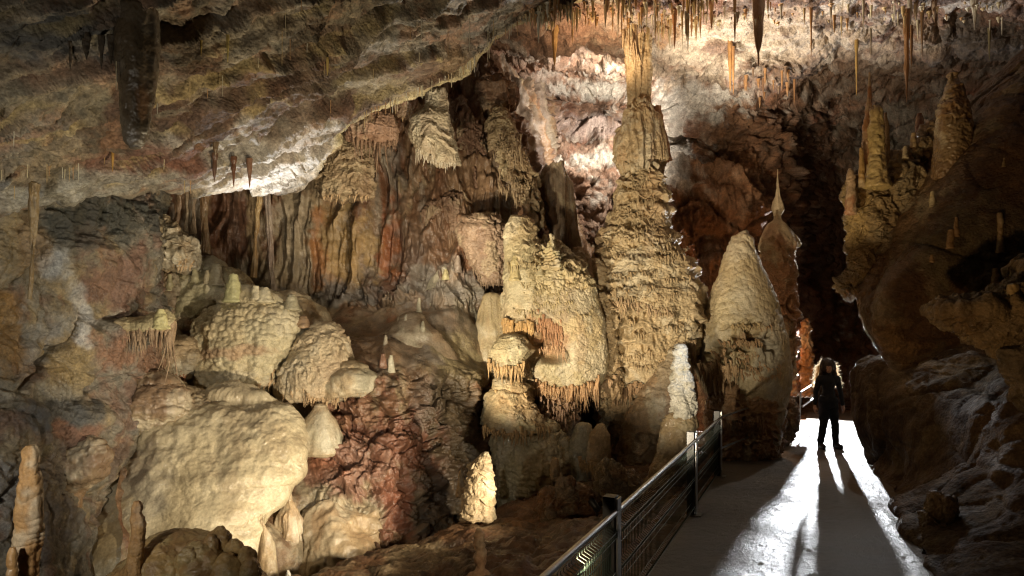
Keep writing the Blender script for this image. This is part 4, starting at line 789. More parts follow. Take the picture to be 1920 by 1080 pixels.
# the bright golden fringe above the column
fx_ = [985, 1030, 1060, 1100, 1150, 1200, 1260, 1310, 1345]; f0 = [22, 2, -8, -14, -14, -10, -14, -12, -8]; f1 = [40, 62, 60, 50, 52, 74, 82, 60, 40]
for i in range(210):
    x = g_.uniform(985, 1345); top = np.interp(x, fx_, f0); bot = np.interp(x, fx_, f1)
    y = top+(bot-top)*g_.random()*.8; L = (8+46*g_.random()**2.4)*(.7+.9*max(0, .5+float(noise(np.array([x/40., y/60., 0.])))))
    d = hit(x, y, 0)-.02
    hang(CON[g_.integers(8)], x, y, L, 3.5+5.5*g_.random()**2, 'stalactite', 'small golden stalactite in the dense fringe around the column top', 'golden stalactite fringe around the column top', d)
# straws on the slab's lip and underside
for i in range(70):
    t0 = g_.random(); x = 640+350*t0; y = np.interp(x, lipx, lipy)-2-3*g_.random()
    hang(STR[g_.integers(4)], x, y, 6+26*g_.random()**1.8, 8, 'soda_straw', 'thin pale soda straw hanging from the slanting lip of the ceiling slab', 'soda straws along the slab lip', None, .0)
for i, (x, y, L) in enumerate([(218, 118, 54), (356, 155, 36), (389, 168, 18), (417, 143, 40), (535, 25, 40), (529, 62, 66), (544, 75, 40), (576, 82, 18), (484, 110, 18), (608, 122, 20), (565, 0, 22), (295, 195, 20), (308, 300, 20), (346, 340, 25), (357, 340, 25), (26, 248, 30), (52, 310, 26), (88, 310, 36), (92, 312, 20), (117, 315, 22), (122, 318, 20), (130, 316, 26), (137, 315, 24), (147, 308, 34), (3, 320, 20), (27, 350, 25), (620, 190, 40), (790, 40, 40), (786, 100, 18), (700, 130, 20), (840, 60, 50), (880, 40, 60), (915, 60, 60), (925, 40, 30), (770, 55, 20)]):
    hang(STR[i % 4], x, y, L, 7, 'soda_straw', 'single thin soda straw on the underside of the ceiling slab', 'lone soda straws under the slab')
# scattered small ones on the far white ceiling
for i in range(70):
    x = 1330+560*g_.random(); y = 2+40*g_.random()+max(0, (1600-x))*.05*g_.random()
    hang(CON[g_.integers(8)], x, y, 5+34*g_.random()**3, 3+7*g_.random()**2, 'stalactite', 'small stalactite scattered over the white ceiling on the right', 'small stalactites on the white ceiling')
for i in range(16):
    x = 1385+115*g_.random(); y = 125+60*g_.random()
    hang(DRK[g_.integers(4)], x, y, 15+55*g_.random()**1.5, 4+4*g_.random(), 'stalactite', 'brown stalactite in the shaded cluster under the ceiling edge', 'brown stalactites in the shaded cluster')
# yellow calcite flap
g = tube_geo([(222, 118, 158), (236, 84, 150), (250, 76, 125), (262, 90, 108)], 6.55, .12, 90, 60, lambda G, N: .02*fbm(G, 6, 3), lambda P: colour(P, (.50, .36, .10)), 5)
single('calcite_flap', 'yellow calcite flap on the underside of the slab, left', 'drapery', M_STRAW, [g])
#PART5
# ================================================================== RIGHT SIDE ROCKS
def rockobj(label, rows, d, k, base, amp=.2, s=1., nth=260, nz=260, seed=0, paints=(), mat=M_WROCK, name='boulder', cat_='boulder', extra=(), ff=0.):
    def disp(G, N): return d_rock(G, s, amp, seed)+amp*.5*fbm(G, s*2, 4, off=seed)+ff*ridged(G, 9, 3)
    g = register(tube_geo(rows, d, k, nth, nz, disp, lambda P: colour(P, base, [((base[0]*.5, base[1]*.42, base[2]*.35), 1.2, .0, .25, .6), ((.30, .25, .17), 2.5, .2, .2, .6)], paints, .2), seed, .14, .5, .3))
    return single(name, label, cat_, mat, [g]+list(extra))
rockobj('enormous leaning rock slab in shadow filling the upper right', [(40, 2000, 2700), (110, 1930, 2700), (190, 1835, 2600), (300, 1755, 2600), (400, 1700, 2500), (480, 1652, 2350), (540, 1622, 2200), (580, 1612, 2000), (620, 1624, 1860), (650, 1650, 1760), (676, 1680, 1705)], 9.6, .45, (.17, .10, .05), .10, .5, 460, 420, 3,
        [(1680, 640, 50, 40, (.36, .24, .12), .7), (1850, 470, 120, 90, (.17, .15, .09), .7)], name='leaning_slab', cat_='rock', ff=.02)  # first patch paints the lower tip lighter, as lit from below
rockobj('jagged hanging rock spur carrying stalagmites, lit on its left edge', [(225, 1752, 1800), (262, 1722, 1810), (300, 1660, 1800), (340, 1600, 1775), (400, 1584, 1745), (450, 1590, 1715), (500, 1584, 1680), (530, 1570, 1650), (552, 1584, 1625)], 10.2, .5, (.33, .24, .13), .12, 1.8, 300, 360, 5,
        [(1600, 420, 24, 120, (.5, .36, .16), .7)], name='rock_spur', cat_='rock', ff=.03, extra=[rim([1585, 1600, 1625], [545, 552, 546], 10, 9.9, .1, .03, (.46, .27, .12), 95, 3)])  # left edge painted lighter to stand for the light on it
rr = lambda c, s=.05: (lambda G, N: d_shelf(G, .15, s, .02, 14, 3)+.02*fbm(G, 4, 3))
stal('stalagmite', 'thin reddish needle stalagmite, tallest of the group on the rock spur', [(136, 1629, 1632), (170, 1627, 1634), (200, 1624, 1634), (240, 1618, 1632), (300, 1617, 1632), (350, 1618, 1634)], 9.9, beads(.16, .010, 2), fcol((.36, .17, .09), 3, .5, (.26, .11, .06)), M_WET, nth=70, nz=240)
stal('stalagmite', 'fat yellow banded stalagmite on the rock spur', [(198, 1638, 1642), (208, 1634, 1652), (240, 1630, 1656), (290, 1631, 1658), (320, 1626, 1662), (350, 1620, 1668)], 9.8, beads(.3, .018, 3), fcol((.54, .42, .2), 4, .2), M_WET, nth=110, nz=200)
stal('stalagmite', 'reddish blade stalagmite right behind the fat yellow one', [(212, 1658, 1662), (240, 1656, 1666), (300, 1655, 1668), (320, 1655, 1668)], 10.05, beads(.2, .008, 4), fcol((.3, .13, .07), 5, .4), M_WET, nth=50, nz=90)
stal('stalagmite', 'short amber stalagmite left of the fat yellow one', [(278, 1612, 1617), (300, 1611, 1620), (350, 1610, 1622)], 9.8, beads(.2, .008, 5), fcol((.5, .32, .13), 6, .2), M_WET, nth=50, nz=90)
stal('stalagmite', 'pinkish stalagmite lowest on the left end of the rock spur', [(317, 1592, 1597), (330, 1589, 1602), (360, 1588, 1604), (400, 1587, 1604)], 9.8, beads(.2, .012, 6), fcol((.42, .23, .15), 7, .2), M_WET, nth=60, nz=110)
stal('stalagmite', 'small dark red stump on the ridge between the group and the silhouetted cone', [(214, 1720, 1728), (230, 1718, 1731), (270, 1718, 1730)], 10.6, beads(.2, .01, 7), fcol((.2, .08, .05), 8), M_WET, nth=40, nz=70)
stal('stalagmite', 'small cream peg in front of the dark red stump', [(251, 1710, 1715), (262, 1709, 1716), (276, 1708, 1717)], 10, beads(.1, .01, 8), fcol((.5, .4, .22), 9), M_WET, nth=40, nz=50)
stal('stalagmite', 'second cream peg, a little lower on the same ridge', [(275, 1695, 1700), (288, 1693, 1701), (296, 1692, 1703)], 9.9, beads(.1, .01, 9), fcol((.5, .4, .22), 9), M_WET, nth=40, nz=50)
stal('stalagmite', 'dark broad cone stalagmite silhouetted near the upper right', [(130, 1783, 1786), (148, 1779, 1794), (175, 1770, 1806), (205, 1762, 1815), (240, 1758, 1820), (280, 1755, 1818), (310, 1752, 1808), (335, 1752, 1800)], 9.5, lambda G, N: d_shelf(G, .16, .035, .03, 14, 3), fcol((.25, .17, .09), 3, .4, (.18, .1, .05)), M_WET, nth=160, nz=240)
for i, (x, y0, y1, w_, lab) in enumerate([(1793, 408, 440, 9, 'faint cream nub high on the leaning slab'), (1782, 432, 462, 12, 'faint cream nub just left of and below the high one'), (1748, 360, 385, 10, 'dim peg near the upper edge of the leaning slab'), (1875, 400, 470, 12, 'dim knobbly stem on the slab near the right edge'),
    (1866, 505, 535, 13, 'dull peg standing behind the pointed ledge, left one'), (1898, 495, 520, 9, 'dull peg standing behind the pointed ledge, right one'), (1747, 478, 488, 7, 'tiny shiny bead low on the leaning slab'), (1882, 297, 310, 6, 'tiny bright bead high on the slab by the right edge')]):
    d = hit(x, (y0+y1)/2, 1)
    stal('stalagmite', lab, [(y0, x-w_*.3, x+w_*.3), (y1, x-w_*.5, x+w_*.5), (y1+3, x-w_*.6, x+w_*.6)], d+.02, beads(.1, .012, i), fcol((.42, .33, .18), 3), M_WET, nth=40, nz=50, group='nubs on the leaning slab')
rockobj('pointed rock ledge jutting in from the right edge', [(520, 1910, 2250), (545, 1865, 2300), (566, 1810, 2300), (580, 1764, 2300), (600, 1786, 2300), (625, 1822, 2300), (645, 1862, 2300), (680, 1895, 2300), (720, 1915, 2300)], 7.6, .4, (.33, .26, .15), .10, 2., 340, 260, 9, name='rock_ledge', cat_='rock', ff=.04)
stal('stalagmite', 'short cream stub standing on the pointed rock ledge', [(536, 1890, 1908), (545, 1888, 1911), (562, 1886, 1912)], 7.25, beads(.1, .008, 2), fcol((.56, .44, .22), 3), M_WET, nth=50, nz=60)
ys_ = [628, 640, 662, 690, 740, 800, 860, 910, 965, 1025, 1110, 1240]
lx_ = [1800, 1750, 1675, 1616, 1612, 1617, 1633, 1657, 1694, 1725, 1772, 1840]
de_ = [13.4, 11.9, 11.7, 11.7, 11.6, 11.5, 11.5, 9.95, 8.35, 7.1, 5.85, 4.7]
da_ = [13.2, 11.4, 11.0, 10.8, 10.3, 9.9, 9.5, 8.7, 7.6, 6.6, 5.5, 4.6]
db_ = [12.4, 10.2, 9.5, 9.0, 8.3, 7.8, 7.4, 7.0, 6.5, 5.9, 5.1, 4.4]
dc_ = [9.5, 8.0, 7.5, 7.0, 6.3, 6.0, 5.7, 5.4, 5.2, 5.0, 4.6, 4.2]
ctrl = [[(l+50, y, e+2.2), (l+12, y, e+.9), (l, y, e), (l+25, y, e*.6+a*.4), (l+80, y, a), (l+180, y, (a+b)/2), (l+300, y, b), (l+560, y, (b+c)/2), (l+900, y, c)] for y, l, e, a, b, c in zip(ys_, lx_, de_, da_, db_, dc_)]
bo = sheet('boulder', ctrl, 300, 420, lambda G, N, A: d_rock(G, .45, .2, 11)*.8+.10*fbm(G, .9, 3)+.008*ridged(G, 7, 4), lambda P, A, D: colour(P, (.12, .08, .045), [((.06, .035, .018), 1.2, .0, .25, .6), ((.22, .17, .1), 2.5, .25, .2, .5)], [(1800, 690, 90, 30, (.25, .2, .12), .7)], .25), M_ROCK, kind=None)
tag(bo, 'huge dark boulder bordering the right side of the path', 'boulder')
rockobj('rounded boulder lying on top of the huge dark boulder, right', [(638, 1890, 2000), (660, 1880, 2100), (700, 1878, 2150), (740, 1900, 2150)], 7.4, .6, (.2, .17, .12), .12, 1.6, 180, 140, 13)
rockobj('low angular rock in the dark at the lower right', [(925, 1750, 1762), (935, 1742, 1782), (955, 1728, 1790), (985, 1722, 1790)], 7.3, .8, (.26, .21, .15), .08, 2.5, 120, 110, 15)
rockobj('jagged rubble rock beside the path left of the standing person', [(742, 1474, 1486), (756, 1466, 1490), (775, 1462, 1493), (800, 1464, 1494), (826, 1466, 1490)], 13.4, .8, (.27, .16, .09), .10, 2.2, 220, 200, 17, ff=.04)
rockobj('broken angular boulder with a tan split face behind the railing', [(866, 1132, 1150), (874, 1122, 1168), (888, 1116, 1190), (905, 1112, 1202), (922, 1114, 1200), (940, 1122, 1180)], 9.2, .8, (.30, .22, .12), .13, 2., 220, 190, 19, [(1175, 890, 30, 20, (.42, .27, .15), .8)])
rockobj('low brown rock at the near end of the fallen slab by the railing', [(912, 1040, 1075), (925, 1010, 1110), (950, 1000, 1130), (985, 1000, 1120)], 8.9, .7, (.30, .16, .07), .1, 2., 200, 140, 23, mat=M_CLAY)
rockobj('shadowed rock beneath the nearest railing post', [(1000, 1190, 1240), (1040, 1170, 1250), (1100, 1160, 1250)], 6.6, .6, (.12, .07, .04), .05, 2., 90, 80, 25) if False else None
stal('stalagmite', 'knobby orange stalagmite in the dim passage left of the person', [(603, 1509, 1515), (620, 1505, 1518), (660, 1503, 1521), (700, 1502, 1524), (740, 1502, 1526)], 15.8, beads(.25, .05, 3), fcol((.40, .2, .08), 3, .5, (.3, .13, .05)), M_WET, nth=80, nz=130)
stal('stalagmite', 'darker twin stalagmite left of the knobby orange one', [(622, 1485, 1489), (640, 1482, 1492), (700, 1481, 1495), (740, 1480, 1498)], 15.8, beads(.25, .04, 5), fcol((.28, .13, .06), 3, .5), M_WET, nth=70, nz=110)
for i, (x0, yt, yb, w_, lab) in enumerate([(1282, 430, 560, 10, 'tall thin orange stalagmite behind the right flank of the great column'), (1296, 462, 570, 12, 'orange stalagmite with a bright tip right of the tall thin one'), (1272, 455, 540, 7, 'slim orange stalagmite closest to the great column')]):
    stal('stalagmite', lab, [(yt, x0-w_*.2, x0+w_*.2), (yt+30, x0-w_*.5, x0+w_*.5), (yb, x0-w_, x0+w_)], 13.9, beads(.3, .05, i), fcol((.44, .18, .06), 3, .5, (.32, .1, .03)), M_WET, nth=70, nz=130)

# ================================================================== RAILING
M_STEEL = plain('galvanised_steel', (.42, .42, .41), .32, .9, .1)
M_POST = plain('painted_steel', (.05, .05, .05), .38, .6, .15)
M_WIRE = plain('coated_wire', (.03, .055, .045), .35, .3)
def tubes(segs, r, ns=8):
    V, Q = [], []; n = 0
    for pts in segs:
        pts = np.asarray(pts, float)
        tan = np.gradient(pts, axis=0); tan /= np.linalg.norm(tan, axis=1)[:, None]
        ref = np.array([0, 0, 1.]) if abs(tan[0, 2]) < .9 else np.array([1., 0, 0])
        a = np.cross(tan, ref); a /= np.linalg.norm(a, axis=1)[:, None]; b = np.cross(tan, a)
        th = np.linspace(0, 2*math.pi, ns, endpoint=False)
        v = pts[:, None]+r*(a[:, None]*np.cos(th)[None, :, None]+b[:, None]*np.sin(th)[None, :, None])
        V.append(v.reshape(-1, 3)); Q.append(gridq(len(pts), ns, True)+n); n += len(V[-1])
        # end caps
        for row in (0, len(pts)-1):
            idx = n-len(V[-1])+row*ns+np.arange(ns)
            for k in range(1, ns-2, 2): Q.append(np.array([[idx[0], idx[k], idx[k+1], idx[k+2]]]))
    return np.concatenate(V), np.concatenate(Q)
def boxgeo(c, ax, half):
    ax = np.asarray(ax, float); V = []
    for i in (-1, 1):
        for j in (-1, 1):
            for k in (-1, 1): V.append(np.asarray(c)+ax[0]*i*half[0]+ax[1]*j*half[1]+ax[2]*k*half[2])
    return np.array(V), np.array([[0, 1, 3, 2], [4, 6, 7, 5], [0, 4, 5, 1], [2, 3, 7, 6], [0, 2, 6, 4], [1, 5, 7, 3]])
def fp(y): return np.array([.74+.443*(y-5), y, 0.])
ud = np.array([.443, 1, 0]); ud /= np.linalg.norm(ud); nd_ = np.array([ud[1], -ud[0], 0]); up = np.array([0, 0, 1.])
rail = empty('railing', fp(8.28), 'steel railing with dark posts, round handrail and welded wire mesh beside the path', 'railing')
def bev(o, w_=.004):
    m_ = o.modifiers.new('bevel', 'BEVEL'); m_.width = w_; m_.segments = 2; return o
for y in (5.0, 8.28, 10.5):
    c = fp(y)
    v1, q1 = boxgeo(c+up*.505+nd_*-.02, (ud, nd_, up), (.055, .045, .505))
    po = bev(link('post', v1, q1, None, M_POST, rail, smooth=False))
    v2, q2 = boxgeo(c+up*.5+nd_*.043, (ud, nd_, up), (.05, .006, .5)); 
    e = bev(link('edge_strip', v2, q2, None, M_STEEL, None, smooth=False), .002)
    e.parent = po; e.location = np.array(e.location)-np.array(rail.location)
    v3, q3 = boxgeo(c+up*.008+nd_*.03, (ud, nd_, up), (.075, .075, .006))
    e = bev(link('foot_plate', v3, q3, None, M_STEEL, None, smooth=False), .002)
    e.parent = po; e.location = np.array(e.location)-np.array(rail.location)
def railseg(y0, y1, z, r=.022): return [fp(y0)+up*z, fp((y0+y1)/2)+up*z, fp(y1)+up*z]
v, q = tubes([[fp(y)+up*.90+nd_*.03 for y in np.linspace(1.2, 10.5, 12)]], .022, 14)
link('handrail', v, q, None, M_STEEL, rail)
e0 = fp(10.5)
v, q = tubes([[e0+up*.9, W(1405, 764, 11.9)-.0*up], [e0+up*.42, W(1408, 818, 11.9)]], .017, 10)
link('end_rail', v, q, None, M_STEEL, rail)
zs = [.06, .09, .135, .165, .21, .33, .42, .445, .475, .50, .62, .70, .735, .775, .80, .83]
of = [0, 0, .045, 0, 0, 0, 0, .035, .035, 0, 0, 0, .05, .05, 0, 0]
segs = []
for (a, b) in ((1.3, 4.93), (5.09, 8.2), (8.36, 10.42)):
    L_ = (b-a)*np.linalg.norm([.443, 1]); n_ = int(L_/.05)
    for i in range(n_+1):
        c = fp(a+(b-a)*i/n_)+nd_*.0
        segs.append([c+up*z_+nd_*o_ for z_, o_ in zip(zs, of)])
    for z_, o_ in ((.06, 0), (.135, .047), (.165, 0), (.33, 0), (.445, .037), (.475, .037), (.62, 0), (.735, .052), (.775, .052), (.83, 0)):
        segs.append([fp(y)+up*z_+nd_*(o_+.004) for y in (a, (a+b)/2, b)])
v, q = tubes(segs, .0032, 5)
link('wire_mesh', v, q, None, M_WIRE, rail, reg=False)
far = empty('far_railing', W(1503, 800, 14.8), 'short bright handrail in the passage behind the person, left', 'railing')
v, q = tubes([[W(1501, 735, 14.6), W(1532, 716, 16.4)], [W(1504, 762, 14.6), W(1530, 744, 16.4)]], .02, 8); link('handrail', v, q, None, M_STEEL, far)
v, q = tubes([[W(1501, 735, 14.6), W(1499, 792, 14.6)]], .02, 8); link('post', v, q, None, M_STEEL, far)
far = empty('far_railing', W(1613, 800, 14.2), 'short bright handrail against the boulder behind the person, right', 'railing')
v, q = tubes([[W(1609, 741, 14.6), W(1628, 756, 13.4)], [W(1609, 741, 14.6), W(1611, 790, 14.6)]], .02, 8); link('handrail', v, q, None, M_STEEL, far)

# floodlight fixture lying on the clay behind the railing
fl = empty('floodlight', W(1118, 965, 8.4), 'small dark floodlight on the clay beside the nearest railing post', 'lamp')
v, q = tubes([[W(1108, 938, 8.35), W(1115, 948, 8.3), W(1122, 958, 8.3)]], .045, 14); link('housing', v, q, None, M_POST, fl)
v, q = tubes([[W(1118, 960, 8.4), W(1121, 975, 8.4)]], .014, 8); link('bracket', v, q, None, M_POST, fl)

# ================================================================== PERSON
PB = np.array([6.07, 13.1, 0.])
def capsules(caps, seg=16):
    """rounded tapering limbs: (p0, p1, r0, r1)"""
    V, Q = [], []; n = 0
    for p0, p1, r0, r1 in caps:
        p0 = np.asarray(p0, float); p1 = np.asarray(p1, float)
        ax = p1-p0; L_ = np.linalg.norm(ax)+1e-6; ax = ax/L_
        ref = np.array([0, 1., 0]) if abs(ax[1]) < .9 else np.array([1., 0, 0])
        a = np.cross(ax, ref); a /= np.linalg.norm(a); b = np.cross(ax, a)
        an = np.linspace(0, math.pi/2, 5)
        rows = [(-math.cos(t)*r0, math.sin(t)*r0+1e-4) for t in an]+[(L_+math.sin(t)*r1, math.cos(t)*r1+1e-4) for t in an]
        th = np.linspace(0, 2*math.pi, seg, endpoint=False)
        v = np.array([[p0+ax*h+r*(a*math.cos(t)+b*math.sin(t)) for t in th] for h, r in rows])
        V.append(v.reshape(-1, 3)); Q.append(gridq(len(rows), seg, True)+n); n += len(V[-1])
    return np.concatenate(V), np.concatenate(Q)
def fuse(name, caps, vox, mat, parent, smooth=2, scale=(1, 1, 1), disp=None, decim=0):
    V, Q = capsules(caps)
    V = V*np.asarray(scale)
    me = meshdata('tmp', V, Q); o = bpy.data.objects.new('tmp', me); S.collection.objects.link(o)
    r = o.modifiers.new('r', 'REMESH'); r.mode = 'VOXEL'; r.voxel_size = vox
    s_ = o.modifiers.new('s', 'SMOOTH'); s_.iterations = smooth; s_.factor = .5
    dg = bpy.context.evaluated_depsgraph_get(); ev = o.evaluated_get(dg)
    m2 = bpy.data.meshes.new_from_object(ev, depsgraph=dg)
    bpy.data.objects.remove(o)
    if disp is not None:
        co = np.zeros(len(m2.vertices)*3, F32); m2.vertices.foreach_get('co', co); co = co.reshape(-1, 3)
        nn = np.zeros(len(m2.vertices)*3, F32); m2.vertices.foreach_get('normal', nn); nn = nn.reshape(-1, 3)
        co = co+nn*disp(co)[:, None]; m2.vertices.foreach_set('co', co.astype(F32).ravel())
    m2.materials.clear(); m2.materials.append(mat); m2.polygons.foreach_set('use_smooth', np.ones(len(m2.polygons), bool)); m2.name = name
    ob = bpy.data.objects.new(name, m2); S.collection.objects.link(ob)
    if parent is not None: ob.parent = parent
    return ob
SKIN = plain('skin', (.50, .29, .20), .5); CLOTH = plain('dark_cloth', (.007, .008, .012), .8, 0, .3, 120); TROUS = plain('dark_trousers', (.006, .008, .013), .85, 0, .3, 120)
BOOT = plain('black_leather', (.012, .011, .01), .45); HAIRM = plain('brown_hair', (.035, .018, .01), .45, 0, .8, 90)
STRM = plain('loose_hair', (.30, .19, .10), .4)  # paler than the darkened hair body, so the backlit halo is partly in the colour
_nt = STRM.node_tree; _tr = _nt.nodes.new('ShaderNodeBsdfTranslucent'); _tr.inputs['Color'].default_value = (.85, .68, .45, 1); _mx = _nt.nodes.new('ShaderNodeMixShader'); _mx.inputs[0].default_value = .85
_nt.links.new(_nt.nodes['Principled BSDF'].outputs[0], _mx.inputs[1]); _nt.links.new(_tr.outputs[0], _mx.inputs[2]); _nt.links.new(_mx.outputs[0], _nt.nodes['Material Output'].inputs['Surface']); STRIPE = plain('pale_piping', (.5, .5, .5), .6)
per = empty('person', PB, 'person with long curly hair in dark jacket and trousers, backlit on the path', 'person')
# local frame: x right in picture, y away, z up; faces the camera with head turned left
sh = 1.30; hp = .84
legs = [((-.075, 0, .80), (-.105, -.03, .44), .088, .058), ((-.105, -.03, .44), (-.135, .02, .09), .055, .036), ((.075, 0, .80), (.12, -.01, .44), .088, .058), ((.12, -.01, .44), (.145, .02, .09), .055, .036)]
feet = [((-.135, .03, .05), (-.15, -.13, .035), .042, .034), ((.145, .03, .05), (.165, -.13, .035), .042, .034)]
tor = [((-.05, 0, .86), (.05, 0, .86), .115, .115), ((0, 0, .88), (0, 0, 1.05), .112, .092), ((0, 0, 1.05), (0, 0, 1.22), .094, .11), ((-.11, 0, 1.25), (.11, 0, 1.25), .075, .075), ((0, 0, 1.25), (0, .0, 1.34), .06, .05)]
arms = [((-.165, 0, 1.27), (-.23, .01, 1.02), .048, .038), ((-.23, .01, 1.02), (-.262, -.03, .80), .036, .026), ((.165, 0, 1.27), (.23, .01, 1.02), .048, .038), ((.23, .01, 1.02), (.252, -.03, .80), .036, .026)]
head = [((0, 0, 1.30), (0, -.01, 1.42), .045, .045), ((0, .0, 1.50), (0, .0, 1.50), .088, .088), ((-.012, -.03, 1.44), (-.012, -.03, 1.46), .062, .066), ((-.02, -.055, 1.405), (-.02, -.055, 1.41), .034, .034),
        ((-.035, -.098, 1.47), (-.042, -.112, 1.448), .009, .014), ((-.052, -.082, 1.415), (-.016, -.095, 1.415), .009, .009), ((-.045, -.084, 1.427), (-.02, -.092, 1.427), .008, .008),
        ((.075, 0, 1.46), (.078, .005, 1.48), .016, .018), ((-.085, 0, 1.46), (-.088, .005, 1.48), .016, .018), ((-.055, -.075, 1.487), (-.05, -.078, 1.487), .016, .016), ((-.006, -.088, 1.487), (0, -.086, 1.487), .016, .016)]
def hand(sx, wx, wy, wz):
    h = [((wx, wy, wz), (wx+sx*.006, wy-.008, wz-.055), .026, .030), ((wx, wy-.018, wz-.02), (wx+sx*.004, wy-.022, wz-.06), .022, .022), ((wx, wy+.012, wz-.02), (wx+sx*.004, wy+.012, wz-.06), .020, .022)]
    for k, (oy, l1) in enumerate([(-.036, .040), (-.014, .046), (.008, .044), (.028, .036)]):
        b = np.array([wx+sx*.004, wy+oy, wz-.078]); m_ = b+np.array([-sx*.004, -.004, -l1*.62]); e = m_+np.array([-sx*.016, -.006, -l1*.62])
        h += [(b, m_, .0095, .0088), (m_, e, .0088, .0072)]
    b = np.array([wx-sx*.006, wy-.036, wz-.025]); m_ = b+np.array([-sx*.01, -.022, -.026]); h += [(b, m_, .012, .0105), (m_, m_+np.array([-sx*.006, -.006, -.026]), .0105, .0085)]
    return h
fuse('body', legs+feet+tor+arms+head+hand(-1, -.266, -.035, .775)+hand(1, .256, -.035, .775), .0065, SKIN, per, 1, disp=lambda c: 0*c[:, 0]-.004*(c[:, 2] < .74)*(c[:, 2] > 0)*(np.abs(c[:, 0]) < .18))
g1 = lambda caps, e: [(a, b, r+e, s_+e) for a, b, r, s_ in caps]
fuse('jacket', g1(tor[:4], .010)+g1(arms, .010)+[((0, 0, 1.27), (0, 0, 1.345), .078, .066), ((-.055, 0, .82), (.055, 0, .82), .122, .122), ((-.015, 0, 1.0), (.02, 0, 1.0), .100, .105)], .010, CLOTH, per, 2, disp=lambda c: .007*noise(c, (10, 10, 18))+.004*ridged(c, (16, 16, 30), 2)-.004)
tr = [((-.075, 0, .80), (-.105, -.03, .44), .10, .072), ((-.105, -.03, .44), (-.135, .02, .12), .070, .060), ((.075, 0, .80), (.12, -.01, .44), .10, .070), ((.12, -.01, .44), (.145, .02, .12), .070, .056), ((-.06, 0, .84), (.06, 0, .84), .118, .118)]
fuse('trousers', tr, .010, TROUS, per, 1, disp=lambda c: .010*noise(c, (10, 10, 22))+.006*ridged(c, (14, 14, 34), 2))
for sx in (-1, 1):
    x0 = -.135 if sx < 0 else .145
    fuse('boot', [((x0, .025, .06), (x0-.0+sx*.018, -.15, .045), .052, .044), ((x0, .025, .05), (x0, .02, .17), .056, .058), ((x0, .05, .022), (x0+sx*.018, -.17, .02), .038, .036)], .009, BOOT, per, 2)
hair = [((0, .03, 1.51), (0, .04, 1.48), .12, .13), ((-.02, .03, 1.55), (.02, .03, 1.55), .09, .09)]
hg = np.random.default_rng(4)
for i in range(120):
    a = hg.uniform(-.35, math.pi+.35); r0 = .10
    p = np.array([math.cos(a)*r0, .02+max(-.045, math.sin(a)*.09), 1.50+.04*hg.normal()])
    zb = 1.13+.14*hg.random(); spread = 1.3+.55*hg.random()
    pr = p
    for k in range(6):
        f = (k+1)/6
        q_ = np.array([p[0]*(1+(spread-1)*f)+.016*math.sin(k*2.3+i), p[1]*(1+.1*f)+.02*math.cos(k*1.9+i), p[2]+(zb-p[2])*f])
        hair.append((pr, q_, .020-.002*k, .018-.002*k)); pr = q_
fuse('hair', hair, .008, HAIRM, per, 0, disp=lambda c: .012*noise(c, (30, 30, 16))+.006*noise(c, 70))
wisps = []
for i in range(2200):
    a = hg.uniform(0, math.pi)
    el = hg.uniform(.1, 1.2) if i < 120 else 0
    if i < 120: p = np.array([math.cos(a)*.125*math.cos(el), .03+math.sin(a)*.1*math.cos(el), 1.51+.125*math.sin(el)])
    else:
        zz = hg.uniform(1.15, 1.52); p = np.array([math.cos(a)*(.14+.2*(1.52-zz)), .05+.07*math.sin(a), zz])
    dr = (p-np.array([0, .02, p[2]-.02])); dr /= np.linalg.norm(dr); dr = dr+hg.normal(size=3)*.5-np.array([0, 0, .6])
    pts = [p+dr*.013*k+np.array([.006*math.sin(k*2+i), 0, .006*math.cos(k*2.2+i)]) for k in range(5)]
    wisps.append(pts)
Vw, Qw = [], []
for k, pts in enumerate(wisps):
    pts = np.asarray(pts); wv = np.array([math.cos(k), .25*math.sin(k*1.7), .35*math.sin(k)])*.0036
    Qw.append(gridq(len(pts), 2)+len(Vw)*len(pts)*2); Vw.append(np.stack([pts-wv, pts+wv], 1).reshape(-1, 3))
v = np.concatenate(Vw); q = np.concatenate(Qw)
hw = bpy.data.objects.new('loose_strands', meshdata('loose_strands', v, q, None, STRM)); S.collection.objects.link(hw)
hw.parent = [o for o in per.children if o.name.startswith('hair')][0]
#PART9
per.scale = (1.03, 1.03, 1.05)
# ================================================================== CAMERA, LIGHT
cam = bpy.data.objects.new('camera', bpy.data.cameras.new('camera')); S.collection.objects.link(cam)
cam.location = (0, 0, H); cam.rotation_euler = (math.radians(90), 0, 0)
cam.data.lens = 24; cam.data.sensor_width = 36; cam.data.shift_y = 85/1920; cam.data.clip_end = 200; cam.data.clip_start = .05
S.camera = cam
w = bpy.data.worlds.new('World'); S.world = w; w.use_nodes = True
w.node_tree.nodes['Background'].inputs['Color'].default_value = (1, .72, .45, 1)
w.node_tree.nodes['Background'].inputs['Strength'].default_value = .005
WARM = (1, .74, .46); NEUT = (1, .84, .60); COOL = (.93, .96, 1)
def lamp(name, px, py, d, watts, color, size=.05, aim=None, cone=None, blend=.6):
    loc = W(px, py, d)
    L = bpy.data.lights.new(name, 'SPOT' if aim else 'POINT'); L.energy = watts; L.color = color; L.shadow_soft_size = size
    o = bpy.data.objects.new(name, L); S.collection.objects.link(o); o.location = loc
    if aim:
        t = Vector(W(*aim)); L.spot_size = math.radians(cone); L.spot_blend = blend
        o.rotation_euler = (t-Vector(loc)).to_track_quat('-Z', 'Y').to_euler()
    return o
lamp('path_lamp', 1538, 682, 18.0, 4200, COOL, .05, (1560, 900, 9), 135, .5)
lamp('path_fill', 1600, 420, 15.5, 176, (1, .92, .8), .05, (1420, 960, 8.8), 62, .7)  # added high spot, gives the path floor its sheen past the bell
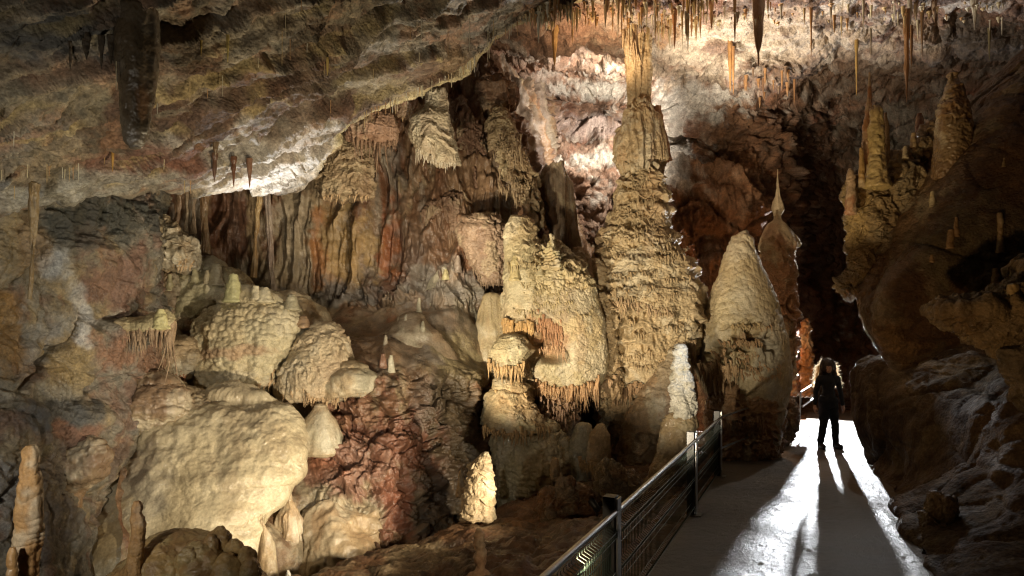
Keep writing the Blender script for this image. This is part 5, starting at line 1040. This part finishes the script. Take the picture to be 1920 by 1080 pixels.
lamp('column_lamp', 1205, 205, 14.3, 720, (1, .88, .74), .1, (1080, 240, 16.5), 150, .8)
lamp('column_lamp', 1335, 290, 12.7, 850, (1, .88, .72), .1, (1440, 30, 12.8), 130, .9)
lamp('fringe_fill', 1130, 150, 12.3, 170, WARM, .1, (1150, 20, 12.5), 150, .9)  # invented warm light below the fringe, only to brighten it
lamp('slab_lamp', 520, 500, 9.7, 230, COOL, .06, (500, 250, 9.3), 120, .9)
lamp('floor_lamp', 1100, 945, 7.4, 480, NEUT, .05, (480, 700, 10), 84, .7)
lamp('mound_fill', 830, 1050, 5.8, 720, NEUT, .05, (450, 740, 9.8), 72, .7)  # extra fill for the left mounds, backs up the floodlight
lamp('tip_fill', 1345, 600, 9.5, 27, COOL, .03, (1276, 690, 10.3), 40, .6)  # small added spot that whitens the pale stalagmite's tip
lamp('main_lamp', 600, 900, 6.2, 2100, NEUT, .06, (1075, 520, 12), 44, .5)
lamp('left_fill', -900, 900, 2.2, 316, (1, .93, .8), .08, (200, 600, 7), 100, .9)  # unseen fill from camera left, lifts the left wall and domes
lamp('slope_fill', 1090, 1060, 4.2, 70, WARM, .08, (880, 1010, 8), 84, .9)  # added warm fill for the brown slope and its small stalagmite
lamp('ceiling_lamp', 640, 600, 6.3, 255, (1, .84, .56), .08, (330, 150, 7.2), 135, 1)
lamp('lip_lamp', 960, 420, 9.5, 256, (1, .88, .68), .06, (740, 160, 10), 110, 1)
lamp('right_fill', 1350, 1100, 4.5, 190, (1, .55, .22), .1, (1760, 450, 9), 66, 1)  # warm side fill added for the dark slab and boulder
lamp('spur_fill', 1460, 560, 8.2, 150, (1, .75, .4), .05, (1625, 280, 9.9), 50, .6)  # light without a source, put in to pick out the spur's stalagmites
lamp('slab_tip_lamp', 1668, 705, 12.9, 315, COOL, .04, (1660, 480, 10), 120, .6)
lamp('boulder_lamp', 1652, 655, 10.4, 45, COOL, .03, (1720, 590, 8.9), 130, .6)
lamp('tunnel_lamp', 1430, 640, 14.8, 45, (1, .45, .15), .1)
lamp('column_front_lamp', 1080, 1010, 6.2, 966, NEUT, .06, (1290, 480, 12.6), 50, .8)
lamp('drapery_lamp', 800, 480, 9.9, 273, NEUT, .06, (760, 330, 12.7), 130, .9)
S.view_settings.view_transform = 'Standard'; S.view_settings.look = 'None'; S.view_settings.exposure = 0; S.view_settings.gamma = 1
S.render.engine = 'CYCLES'
S.cycles.use_denoising = True; S.cycles.denoising_prefilter = 'ACCURATE'; S.cycles.pixel_filter_type = 'BLACKMAN_HARRIS'; S.cycles.filter_width = 1.2; S.cycles.max_bounces = 5; S.cycles.diffuse_bounces = 3; S.cycles.glossy_bounces = 2
S.cycles.sample_clamp_indirect = 4; S.cycles.caustics_reflective = False; S.cycles.caustics_refractive = False
